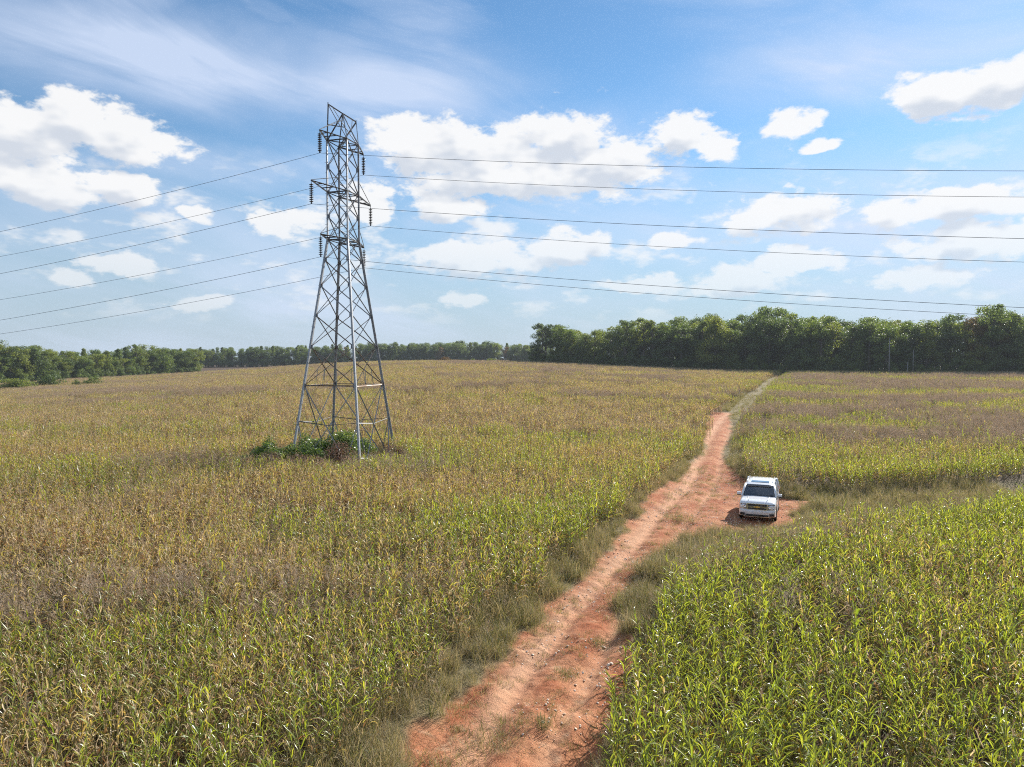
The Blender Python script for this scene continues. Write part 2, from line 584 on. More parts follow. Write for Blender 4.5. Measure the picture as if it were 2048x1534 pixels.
def seg_dist(x, y, line, closed=False):
    x, y = np.asarray(x, float), np.asarray(y, float)
    best = np.full(x.shape, 1e9)
    sgn = np.zeros(x.shape)
    n = len(line)
    for i in range(n if closed else n - 1):
        a, b = np.asarray(line[i]), np.asarray(line[(i + 1) % n])
        d = b - a
        t = np.clip(((x - a[0]) * d[0] + (y - a[1]) * d[1]) / (d @ d), 0, 1)
        dx, dy = x - a[0] - t * d[0], y - a[1] - t * d[1]
        r = np.hypot(dx, dy)
        s = (d[0] * dy - d[1] * dx) / math.sqrt(d @ d)
        m = r < best
        best = np.where(m, r, best)
        sgn = np.where(m, s, sgn)
    return best, sgn          # distance, and signed offset (positive = left of the line)


def signed_area_dist(x, y, poly):
    d, _ = seg_dist(x, y, poly, True)
    return np.where(in_poly(x, y, poly), d, -d)


def dirt_mask(x, y):
    d = signed_area_dist(x, y, DIRT)
    n = vnoise(x, y, 1.6, 3, 4, .6) - .5
    return sstep(d + n * 1.5, -0.15, 0.35)


def ground_z(x, y, fine=True):
    x, y = np.asarray(x, float), np.asarray(y, float)
    z = base_z(x, y)
    near = (y > 3) & (y < 110) & (x > -25) & (x < 60)
    if near.any():
        xs, ys = x[near], y[near]
        v = signed_area_dist(xs, ys, VERGE)
        d = signed_area_dist(xs, ys, DIRT)
        # the worn way lies a little lower than the fields, with a cut bank on its right
        lowr = -0.30 * sstep(v, -0.3, 1.6) * (1 - sstep(ys, 60, 95))
        dist, off = seg_dist(xs, ys, TRACK)
        on = sstep(d, -.5, .3)
        wob = (vnoise(xs, ys, 4.0, 15, 2) - .5) * .5
        rut = -0.13 * (np.exp(-((off - 0.95 + wob) / .24) ** 2) + np.exp(-((off + 0.75 + wob) / .24) ** 2)) * on
        crown = 0.06 * np.exp(-((off - .1 + wob) / .35) ** 2) * on
        gully = -0.42 * np.exp(-((off + 1.75 + .4 * np.sin(ys * .35) + wob) / .42) ** 2) * sstep(ys, 12, 16) * (1 - sstep(ys, 28, 33))
        # rills that the rain has cut slantwise towards the gully
        q_ = xs * .8 - ys * .55 + (vnoise(xs, ys, 2.5, 17, 2) - .5) * 1.6
        rill = -0.07 * np.exp(-((np.abs((q_ / 1.5) % 1.0 - .5) - .5) / .07) ** 2) * on * sstep(-off, -.9, 1.0) * (1 - sstep(ys, 30, 40))
        rough_ = (vnoise(xs, ys, 1.3, 9, 4, .55) - .5) * 0.24 + (vnoise(xs, ys, .35, 5, 3, .6) - .5) * .13
        rut = rut + crown + rill
        z[near] += lowr + rut + gully + rough_ * (0.35 + .65 * sstep(v, -1, .5))
    return z


# ------------------------------------------------------------------ ground sheet
def build_ground():
    ang = np.concatenate([np.linspace(-180, -58, 40, endpoint=False), np.linspace(-58, 58, 581), np.linspace(58, 180, 41)[1:-1]])
    rad = [0.0]
    rad += list(np.geomspace(1.0, 11, 16, endpoint=False))
    rad += list(np.geomspace(11, 65, 330, endpoint=False))
    rad += list(np.geomspace(65, 400, 120, endpoint=False))
    rad += list(np.geomspace(400, 4500, 34))
    rad = np.array(rad)
    A, Q = np.meshgrid(np.radians(ang), rad[1:])
    X, Y = Q * np.sin(A), Q * np.cos(A)
    Z = ground_z(X, Y)
    na, nr = len(ang), len(rad) - 1
    V = np.stack([X, Y, Z], -1).reshape(-1, 3)
    V = np.concatenate([V, [[0, 0, float(base_z(np.array([0.0]), np.array([0.0]))[0])]]])
    i, j = np.meshgrid(np.arange(nr - 1), np.arange(na), indexing='ij')
    j2 = (j + 1) % na
    Fq = np.stack([i * na + j, i * na + j2, (i + 1) * na + j2, (i + 1) * na + j], -1).reshape(-1, 4)
    c = len(V) - 1
    Ft = np.stack([np.full(na, c), (np.arange(na) + 1) % na, np.arange(na)], -1)
    me = bpy.data.meshes.new('ground')
    nv, nq, ntr = len(V), len(Fq), len(Ft)
    me.vertices.add(nv)
    me.vertices.foreach_set('co', V.ravel())
    loops = np.concatenate([Fq[:, ::-1].ravel(), Ft[:, ::-1].ravel()]).astype(np.int32)
    me.loops.add(len(loops))
    me.loops.foreach_set('vertex_index', loops)
    me.polygons.add(nq + ntr)
    st = np.concatenate([np.arange(nq) * 4, nq * 4 + np.arange(ntr) * 3]).astype(np.int32)
    me.polygons.foreach_set('loop_start', st)
    me.polygons.foreach_set('use_smooth', np.ones(nq + ntr, bool))
    me.update(calc_edges=True)
    me.validate()
    if me.polygons[1000].normal.z < 0:
        me.flip_normals()
    a = me.attributes.new('clay', 'FLOAT', 'POINT')
    m = np.zeros(nv)
    sel = (V[:, 1] > 3) & (V[:, 1] < 110) & (np.abs(V[:, 0] - 18) < 45)
    m[sel] = dirt_mask(V[sel, 0], V[sel, 1])
    a.data.foreach_set('value', m)
    a = me.attributes.new('sward', 'FLOAT', 'POINT')       # mown / grassy ground against tilled soil
    m = np.zeros(nv)
    sel = (V[:, 1] > 3) & (V[:, 1] < 320) & (V[:, 0] > -20) & (V[:, 0] < 140)
    m[sel] = sstep(signed_area_dist(V[sel, 0], V[sel, 1], VERGE), -.6, .6)
    a.data.foreach_set('value', m)
    a = me.attributes.new('packed', 'FLOAT', 'POINT')      # wheel paths, packed and dusty
    m = np.zeros(nv)
    sel = (V[:, 1] > 3) & (V[:, 1] < 110) & (np.abs(V[:, 0] - 18) < 45)
    xs, ys = V[sel, 0], V[sel, 1]
    off = seg_dist(xs, ys, TRACK)[1]
    wob = (vnoise(xs, ys, 4.0, 15, 2) - .5) * .5
    m[sel] = np.clip(np.exp(-((off - 1.25 + wob) / .55) ** 2) + .55 * np.exp(-((off + .75 + wob) / .3) ** 2), 0, 1) * (.45 + .8 * vnoise(xs, ys, 1.1, 19, 3))
    a.data.foreach_set('value', m)
    me.materials.append(MATS['ground'])
    return tag(link('ground', me), None, None, None, 'structure')


m, t, o = new_mat('ground')
geo = t.n('ShaderNodeNewGeometry')
POS = geo.outputs['Position']
at = t.n('ShaderNodeAttribute', attribute_name='clay')
as_ = t.n('ShaderNodeAttribute', attribute_name='sward')
n1 = t.noise(POS, .55, 6, .6)
n2 = t.noise(POS, 5.0, 6, .65)
n3 = t.noise(POS, 30.0, 4, .6)
n4 = t.noise(POS, 1.7, 5, .6, .4)
clay = t.mix(t.mapr(n1.outputs['Fac'], .36, .64), c4((.31, .10, .044)), c4((.45, .205, .105)))
clay = t.mix(t.mapr(n4.outputs['Fac'], .55, .72, 0, .6), clay, c4((.60, .385, .24)))
ap = t.n('ShaderNodeAttribute', attribute_name='packed')
clay = t.mix(t.mapr(n2.outputs['Fac'], .52, .72, 0, .65), clay, c4((.25, .085, .04)))
clay = t.mix(t.math('MULTIPLY', ap.outputs['Fac'], .6, clamp=True), clay, c4((.58, .365, .23)))
clay = t.mix(t.mapr(n3.outputs['Fac'], .60, .74, 0, .6), clay, c4((.56, .42, .31)))
soil = t.mix(t.mapr(n2.outputs['Fac'], .3, .7), c4((.045, .03, .02)), c4((.12, .082, .05)))
thatch = t.mix(t.mapr(n3.outputs['Fac'], .3, .7), c4((.13, .11, .055)), c4((.25, .20, .11)))
base = t.mix(as_.outputs['Fac'], soil, thatch)
base = t.mix(at.outputs['Fac'], base, clay)
p = t.n('ShaderNodeBsdfPrincipled')
t.set(p.inputs['Base Color'], base)
p.inputs['Roughness'].default_value = .95
p.inputs['Specular IOR Level'].default_value = .15
b1 = t.n('ShaderNodeBump')
b1.inputs['Strength'].default_value = .8
b1.inputs['Distance'].default_value = .10
t.set(b1.inputs['Height'], t.math('ADD', n2.outputs['Fac'], t.math('MULTIPLY', n3.outputs['Fac'], .5)))
t.set(p.inputs['Normal'], b1.outputs[0])
t.set(o.inputs[0], p.outputs[0])
build_ground()

# ------------------------------------------------------------------ instancing for what nobody could count
_gn = {}


def instancer(name, pts, idx, rot, scl, protos, label, cat):
    c = bpy.data.collections.new(name + '_shapes')
    for i, ob in enumerate(protos):
        c.objects.link(ob)
    me = bpy.data.meshes.new(name)
    me.vertices.add(len(pts))
    me.vertices.foreach_set('co', np.asarray(pts, np.float32).ravel())
    for nm, ty, key, arr in (('pick', 'INT', 'value', np.asarray(idx, np.int32)), ('turn', 'FLOAT_VECTOR', 'vector', np.asarray(rot, np.float32).ravel()),
                             ('size', 'FLOAT', 'value', np.asarray(scl, np.float32))):
        a = me.attributes.new(nm, ty, 'POINT')
        a.data.foreach_set(key, arr)
    me.update()
    ob = link(name, me)
    tag(ob, label, cat, None, 'stuff')
    ng = bpy.data.node_groups.new(name + '_scatter', 'GeometryNodeTree')
    ng.interface.new_socket('Geometry', in_out='INPUT', socket_type='NodeSocketGeometry')
    ng.interface.new_socket('Geometry', in_out='OUTPUT', socket_type='NodeSocketGeometry')
    q = NT(ng)
    gi, go = q.n('NodeGroupInput'), q.n('NodeGroupOutput')
    ci_ = q.n('GeometryNodeCollectionInfo')
    ci_.inputs['Collection'].default_value = c
    ci_.inputs['Separate Children'].default_value = True
    ci_.inputs['Reset Children'].default_value = True
    ip = q.n('GeometryNodeInstanceOnPoints')
    na = []
    for nm, ty in (('pick', 'INT'), ('turn', 'FLOAT_VECTOR'), ('size', 'FLOAT')):
        x = q.n('GeometryNodeInputNamedAttribute', data_type=ty)
        x.inputs['Name'].default_value = nm
        na.append(x.outputs[0])
    q.set(ip.inputs['Points'], gi.outputs[0])
    q.set(ip.inputs['Instance'], ci_.outputs[0])
    ip.inputs['Pick Instance'].default_value = True
    q.set(ip.inputs['Instance Index'], na[0])
    q.set(ip.inputs['Rotation'], na[1])
    q.set(ip.inputs['Scale'], na[2])
    q.set(go.inputs[0], ip.outputs[0])
    md = ob.modifiers.new('scatter', 'NODES')
    md.node_group = ng
    return ob


def proto(name, i, me):
    return bpy.data.objects.new('%s_%03d' % (name, i), me)


# ------------------------------------------------------------------ corn
def leaf_blade(r, base, az, up, length, width, droop, segs=5, fold=.25, twist=0.0, crumple=0.0):
    """one arching leaf as a folded strip"""
    d = Vector((math.cos(az), math.sin(az), 0))
    side0 = Vector((-math.sin(az), math.cos(az), 0))
    p = Vector(base)
    ang = up
    vs, fs = [], []
    step = length / segs
    for i in range(segs + 1):
        f = i / segs
        w = width * (0.55 + 1.2 * f - 1.75 * f * f + .0) if f < 1 else 0.0
        w = max(w, 0.0) * (1 if i else .8)
        tdir = d * math.cos(ang) + Vector((0, 0, 1)) * math.sin(ang)
        nrm = -d * math.sin(ang) + Vector((0, 0, 1)) * math.cos(ang)
        tw = twist * f
        s = side0 * math.cos(tw) + nrm * math.sin(tw)
        n2_ = nrm * math.cos(tw) - side0 * math.sin(tw)
        vs += [p - s * w / 2 + n2_ * w * fold, p.copy(), p + s * w / 2 + n2_ * w * fold]
        p = p + tdir * step
        ang -= droop / segs * (0.4 + 1.2 * f)
        if crumple:
            ang += r.normal(0, crumple)
            d = (Matrix.Rotation(r.normal(0, crumple), 3, 'Z') @ d)
    for i in range(segs):
        a = i * 3
        fs += [(a, a + 1, a + 4, a + 3), (a + 1, a + 2, a + 5, a + 4)]
    return vs, fs


def corn_parts(seed, dry, segs=5):
    """returns stalk, [(leaf verts, faces, material)], tassel; dry from 0 (green) to 1 (dead)"""
    r = np.random.default_rng(seed)
    h = r.uniform(1.4, 1.85) * (1 - .08 * dry)
    lean = r.normal(0, .05 + .05 * dry, 2)

    def at_h(z):
        f = z / h
        return Vector((lean[0] * f * f * h, lean[1] * f * f * h, z))
    st = MB()
    st.tube([at_h(-.12), at_h(h * .35), at_h(h * .7), at_h(h)], [.017, .015, .011, .006], 4)
    leaves = []
    n = int(r.integers(10, 13))
    a0 = r.uniform(0, 6.28)
    for i in range(n):
        f = .22 + .76 * i / (n - 1)
        az_ = a0 + math.pi * (i % 2) + r.normal(0, .35)
        dd = dry + (.35 - f * .55) + r.normal(0, .22)
        up = R(r.uniform(52, 78)) if f > .6 else R(r.uniform(35, 62))
        if dd > .62:
            mt = CORN_T if r.random() < .68 else CORN_B
            ln, wd, dr, cr = r.uniform(.30, .52), r.uniform(.030, .048), r.uniform(1.9, 3.4), .32
            up *= r.uniform(.5, 1)
        elif dd > .38:
            mt = CORN_Y
            ln, wd, dr, cr = r.uniform(.36, .58), r.uniform(.036, .054), r.uniform(1.3, 2.8), .16
        else:
            mt = CORN_G
            ln, wd, dr, cr = r.uniform(.34, .58), r.uniform(.038, .055), r.uniform(.6, 2.7), .11
        if i >= n - 2:
            ln *= .8
            dr *= .6
        vs, fs = leaf_blade(r, at_h(h * f * .97), az_, up, ln, wd, dr, segs, .22, r.normal(0, .7), cr)
        leaves.append((vs, fs, mt))
    if r.random() < .7:
        ez = h * r.uniform(.42, .56)
        ea = r.uniform(0, 6.28)
        e0 = at_h(ez)
        ed = Vector((math.cos(ea) * .45, math.sin(ea) * .45, .9))
        eb = MB().tube([e0, e0 + ed * .05, e0 + ed * .13, e0 + ed * .22], [.012, .026, .024, .006], 5)
        leaves.append((eb.v, eb.f, CORN_T if dry > .25 else CORN_Y))
    ts = MB()
    if r.random() < .45 + .4 * dry:
        tp = at_h(h)
        ts.tube([tp, tp + Vector((0, 0, .25))], [.006, .004], 3)
        for q in range(int(r.integers(4, 8))):
            a = r.uniform(0, 6.28)
            L = r.uniform(.14, .26)
            v, f_ = leaf_blade(r, tp + Vector((0, 0, r.uniform(.02, .15))), a, R(r.uniform(45, 75)), L, .016, r.uniform(.3, 1.2), 3, .1)
            ts.add(v, f_)
    return st, leaves, ts


CMATS = [CORN_S, CORN_G, CORN_Y, CORN_T, CORN_B, TASSEL]


def corn_into(mb, seed, dry, segs, ox=0, oy=0, rz=0.0, sc=1.0):
    st, lv, ts = corn_parts(seed, dry, segs)
    M = Matrix.Translation((ox, oy, 0)) @ Matrix.Rotation(rz, 4, 'Z') @ Matrix.Scale(sc, 4)

    def tr(vs):
        return [M @ Vector(v) for v in vs]
    mb.add(tr(st.v), st.f, 0)
    for v, f, mt in lv:
        mb.add(tr(v), f, CMATS.index(mt))
    if ts.v:
        mb.add(tr(ts.v), ts.f, 5)


DRY = [.0, .0, .12, .12, .3, .3, .3, .5, .5, .5, .7, .7, .7, .9, .9, .9]
NP_ = len(DRY)


def weed_mesh(seed, kind):
    """tall dry weed with a loose branching seed head"""
    r = np.random.default_rng(seed)
    mb = MB()
    for s in range(int(r.integers(2, 4))):
        b = Vector((r.normal(0, .07), r.normal(0, .07), -.1))
        h = r.uniform(1.5, 2.15)
        tip = b + Vector((r.normal(0, .14), r.normal(0, .14), h))
        mb.tube([b, (b + tip) / 2 + Vector((r.normal(0, .03), r.normal(0, .03), 0)), tip], [.008, .006, .003], 3, 0)
        for q in range(int(r.integers(13, 20))):
            f = r.uniform(.55, 1.0)
            p = b.lerp(tip, f)
            a = r.uniform(0, 6.28)
            L = r.uniform(.12, .34) * (1.25 - f * .6)
            v, fc = leaf_blade(r, p, a, R(r.uniform(20, 65)), L, r.uniform(.012, .022), r.uniform(.3, 1.3), 3, .15)
            mb.add(v, fc, 1)
            for u in range(2):
                v, fc = leaf_blade(r, Vector(v[4 + 3 * u]), a + r.normal(0, .8), R(r.uniform(0, 60)), L * .5, r.uniform(.012, .02), .6, 2, .15)
                mb.add(v, fc, 1)
        for q in range(5):
            f = r.uniform(.1, .6)
            v, fc = leaf_blade(r, b.lerp(tip, f), r.uniform(0, 6.28), R(40), r.uniform(.2, .4), .02, 1.8, 3, .15)
            mb.add(v, fc, 2)
    return mb.mesh('weed', [WEED_S, WEED_M, GRASS])


def build_corn():
    # ---- where plants grow and how dry they are
    def field_kind(x, y):
        left = seg_dist(x, y, TRACK)[1] > 0
        lane = y < (38.4 + (x - 25.4) * .62)
        return left, (~left) & lane & (y < 60), (~left) & ~(lane & (y < 60))

    def dryness(x, y):
        L_, N_, B_ = field_kind(x, y)
        big = vnoise(x + .35 * y, y * 2.2, 24, 21, 3) - .5
        small = vnoise(x, y, 4.5, 22, 2) - .5
        d = np.where(L_, .66 + .16 * sstep(y, 38, 80), np.where(N_, .23, .40))
        d = d + big * np.where(L_, .95, .60) + small * .42
        edge = -signed_area_dist(x, y, VERGE)
        d = d - np.where(L_, .34, .18) * np.exp(-np.maximum(edge, 0) / np.where(L_, 5.0, 3.0))
        d = d - np.where(L_ & (y < 30), .10, 0)
        tw = np.hypot((x - TX - 3) / 1.8, y - TY + 7)
        d = d - .28 * np.exp(-(tw / 9) ** 2)
        d = d + np.where(L_ & (y > 75), .06, 0)
        return d + rng.normal(0, .13, x.shape)

    def weedy(x, y):
        L_, N_, B_ = field_kind(x, y)
        w = vnoise(x + .2 * y, y * 1.7, 17, 31, 3)
        thr = np.where(B_, .34, np.where(N_, .84, .74))
        thr = thr + np.where(B_, .16 * np.exp(-np.maximum(-signed_area_dist(x, y, VERGE), 0) / 4.), 0)
        thr = np.where(L_ & (y > 120), .53, thr)
        return sstep(w, thr - .06, thr + .12)

    def bare(x, y):
        return vnoise(x, y, 3.2, 41, 2)

    def frame(x, y, pad=1.06, z=1.0):
        u = x / np.maximum(y, .1)
        return (np.abs(u) < .713 * pad + 2.5 / np.maximum(y, 1)) & (y > 8.5)

    # rows run roughly along the track
    ra = math.atan2(.40, 1.0)
    cs, sn = math.cos(ra), math.sin(ra)

    def grid(y0, y1, row, step, jit):
        ext = y1 * 1.15
        a = np.arange(-ext, ext, row)
        b = np.arange(-ext * .2, ext * 1.2, step)
        A, B = np.meshgrid(a, b)
        A = A + rng.normal(0, jit * .6, A.shape)
        B = B + rng.uniform(-.5, .5, B.shape) * step
        x, y = A * cs + B * sn, -A * sn + B * cs
        m = frame(x, y) & (y >= y0) & (y < y1)
        x, y = x[m], y[m]
        e = signed_area_dist(x, y, VERGE)
        m = e < .05 + (vnoise(x, y, 1.5, 8, 2) - .5) * 1.7
        m &= ~((np.hypot((x - TX + 1.6) / 6.6, (y - TY + 2.6) / 6.4) + (vnoise(x, y, 3, 77, 2) - .5) * .35) < 1)
        return x[m], y[m]

    # ---- prototypes
    near_parts = [corn_parts(100 + i, DRY[i], 6) for i in range(NP_)]
    whole = []
    for i in range(NP_):
        mb = MB()
        corn_into(mb, 100 + i, DRY[i], 6)
        whole.append(mb.mesh('corn_%02d' % i, CMATS))
    weeds = [weed_mesh(500 + i, 0) for i in range(5)]

    # ---- near field: plant by plant
    x, y = grid(8, 66, .62, .15, .15)
    keep = rng.random(x.shape) < (.55 + .45 * sstep(bare(x, y), .30, .5))
    x, y = x[keep], y[keep]
    d = dryness(x, y)
    wd = weedy(x, y) * .55
    isw = rng.random(x.shape) < wd
    z = ground_z(x, y)
    order_d = np.array(DRY)
    pick = np.abs(d[:, None] - order_d[None] + rng.normal(0, .06, (len(d), NP_))).argmin(1)
    pick = np.where(isw, NP_ + rng.integers(0, 5, len(x)), pick)
    rot = np.stack([rng.normal(0, .10, len(x)), rng.normal(0, .10, len(x)), rng.uniform(0, 6.28, len(x))], -1)
    L_, N_, B_ = field_kind(x, y)
    scl = rng.uniform(.82, 1.12, len(x)) * np.where(L_, .92, np.where(N_, .98, .95)) * (.78 + .36 * vnoise(x, y, 3.5, 51, 3)) * rng.choice([1, 1, 1, 1, .82, 1.1], len(x))
    # the 300 corn plants that show largest are single objects
    u, v = x / y, (z + 1.7 - H) / y
    vis = (np.abs(u) < .70) & (v > -(PH - HZ) / F * 1.02) & ~isw
    dist = np.where(vis, np.sqrt(x * x + y * y + (H - 1.5) ** 2), 1e9)
    near = np.argsort(dist)[:300]
    leaf_me, stalk_me, tas_me = {}, {}, {}
    for i in range(NP_):
        st, lv, ts = near_parts[i]
        stalk_me[i] = st.mesh('stalk', [CORN_S])
        leaf_me[i] = [make_mesh('ear' if len(v_) == 20 else 'leaf', v_, f_, [mt]) for v_, f_, mt in lv]
        tas_me[i] = ts.mesh('tassel', [TASSEL]) if ts.v else None
    for q in near:
        i = int(pick[q])
        left = bool(L_[q])
        o_ = link('corn_plant', stalk_me[i], None, (x[q], y[q], z[q]))
        o_.rotation_euler = rot[q]
        o_.scale = (scl[q],) * 3
        dry = DRY[i]
        look = ['fresh green', 'green', 'yellowing', 'half dry', 'mostly dry', 'dead tan'][int(np.searchsorted([.05, .2, .4, .6, .8], dry))]
        size = 'tall' if scl[q] > 1.0 else ('short' if scl[q] < .86 else 'medium')
        pxq = px_at(x[q], y[q])
        if left:
            place = 'left field in the bottom left corner' if pxq < 220 else ('left field at the bottom edge' if pxq < 430 else 'left field beside the grass verge')
        else:
            place = 'right field beside the clay track' if pxq < 1400 else ('right field at the bottom edge' if pxq < 1750 else 'right field in the bottom right corner')
        tag(o_, '%s %s corn plant of the %s' % (size, look, place), 'corn plant', 'nearest corn plants of the left field' if left else 'nearest corn plants of the right field')
        for me in leaf_me[i]:
            link(me.name.split('.')[0], me, o_)
        if tas_me[i]:
            link('tassel', tas_me[i], o_)
    rest = np.ones(len(x), bool)
    rest[near] = False
    pr = [proto('corn_plant_shape', i, me) for i, me in enumerate(whole)] + [proto('corn_weed_shape', i, me) for i, me in enumerate(weeds)]
    instancer('standing_corn', np.stack([x, y, z], -1)[rest], pick[rest], rot[rest], scl[rest], pr, 'standing corn and weeds of the nearer fields on both sides of the track', 'corn')
    n_near = int(rest.sum())
    # low growth between the rows
    # ---- farther field: small blocks of plants
    blocks, keys = [], []
    BS = 2.6
    for lv_, (dm, wf) in enumerate([(.02, 0), (.18, .1), (.35, .1), (.5, .1), (.65, .1), (.85, .1), (.25, .65), (.55, .7), (.45, .95)]):
        for var in range(3):
            r = np.random.default_rng(900 + lv_ * 10 + var)
            mb = MB()
            mbw = []
            for k_ in range(38):
                ox, oy = r.uniform(-BS / 2, BS / 2, 2) * 1.12
                if r.random() < wf:
                    w = weeds[int(r.integers(0, 5))]
                    vs = np.zeros(len(w.vertices) * 3)
                    w.vertices.foreach_get('co', vs)
                    vs = vs.reshape(-1, 3)
                    a = r.uniform(0, 6.28)
                    ca, sa = math.cos(a), math.sin(a)
                    sc = r.uniform(.8, 1.1)
                    vv = np.stack([(vs[:, 0] * ca - vs[:, 1] * sa) * sc + ox, (vs[:, 0] * sa + vs[:, 1] * ca) * sc + oy, vs[:, 2] * sc], -1)
                    b0 = len(mb.v)
                    mb.v.extend(map(tuple, vv))
                    for pl in w.polygons:
                        mb.f.append(tuple(i + b0 for i in pl.vertices))
                        mb.m.append((0, 6, 7)[pl.material_index])
                else:
                    corn_into(mb, int(r.integers(0, 9999)), float(np.clip(dm + r.normal(0, .16), 0, 1)), 3, ox, oy, r.uniform(0, 6.28), r.uniform(.8, 1.1))
            blocks.append(mb.mesh('corn_block', CMATS + [WEED_M, GRASS]))
            keys.append((dm, wf))
    keys = np.array(keys)
    x, y = grid(66, 330, BS, BS, .9)
    m_ = ~((y > 268 - .1 * (x - 60)) & (x > 55)) & (y < 318) | ((x < -50) & (y < 470))
    edge_l = in_poly(x, y, np.array([(-215, 255), (-205, 300), (-190, 425), (-400, 700), (-600, 200), (-230, 180)]))
    m_ &= ~edge_l
    x, y = x[m_], y[m_]
    z = ground_z(x, y)
    d = dryness(x, y)
    wv_ = weedy(x, y)
    cost = np.abs(d[:, None] - keys[None, :, 0]) + 1.3 * np.abs(wv_[:, None] * .95 - keys[None, :, 1]) + rng.uniform(0, .1, (len(x), len(keys)))
    pick = cost.argmin(1)
    rot = np.stack([np.zeros(len(x)), np.zeros(len(x)), rng.uniform(0, 6.28, len(x))], -1)
    scl = rng.uniform(.85, 1.08, len(x)) * np.where(seg_dist(x, y, TRACK)[1] > 0, .93, .98)
    pr = [proto('corn_block_shape', i, me) for i, me in enumerate(blocks)]
    instancer('far_standing_corn', np.stack([x, y, z], -1), pick, rot, scl, pr, 'far part of the corn fields reaching to the woods', 'corn')
    print('corn', n_near, len(x))


build_corn()


# ------------------------------------------------------------------ grass and stones on the track
def tuft_mesh(seed, n, h, spread, mats, lay=.5, wid=.012):
    r = np.random.default_rng(seed)
    mb = MB()
    for i in range(n):
        a = r.uniform(0, 6.28)
        b = Vector((r.normal(0, spread * .35), r.normal(0, spread * .35), -.03))
        L = h * r.uniform(.55, 1.15)
        v, f = leaf_blade(r, b, a, R(r.uniform(48, 86)), L, wid * r.uniform(.7, 1.3), r.uniform(.4, 1.8) * lay * 2, 3, .15, r.normal(0, .5))
        mb.add(v, f, int(r.random() < .33))
    return mb.mesh('tuft', mats)


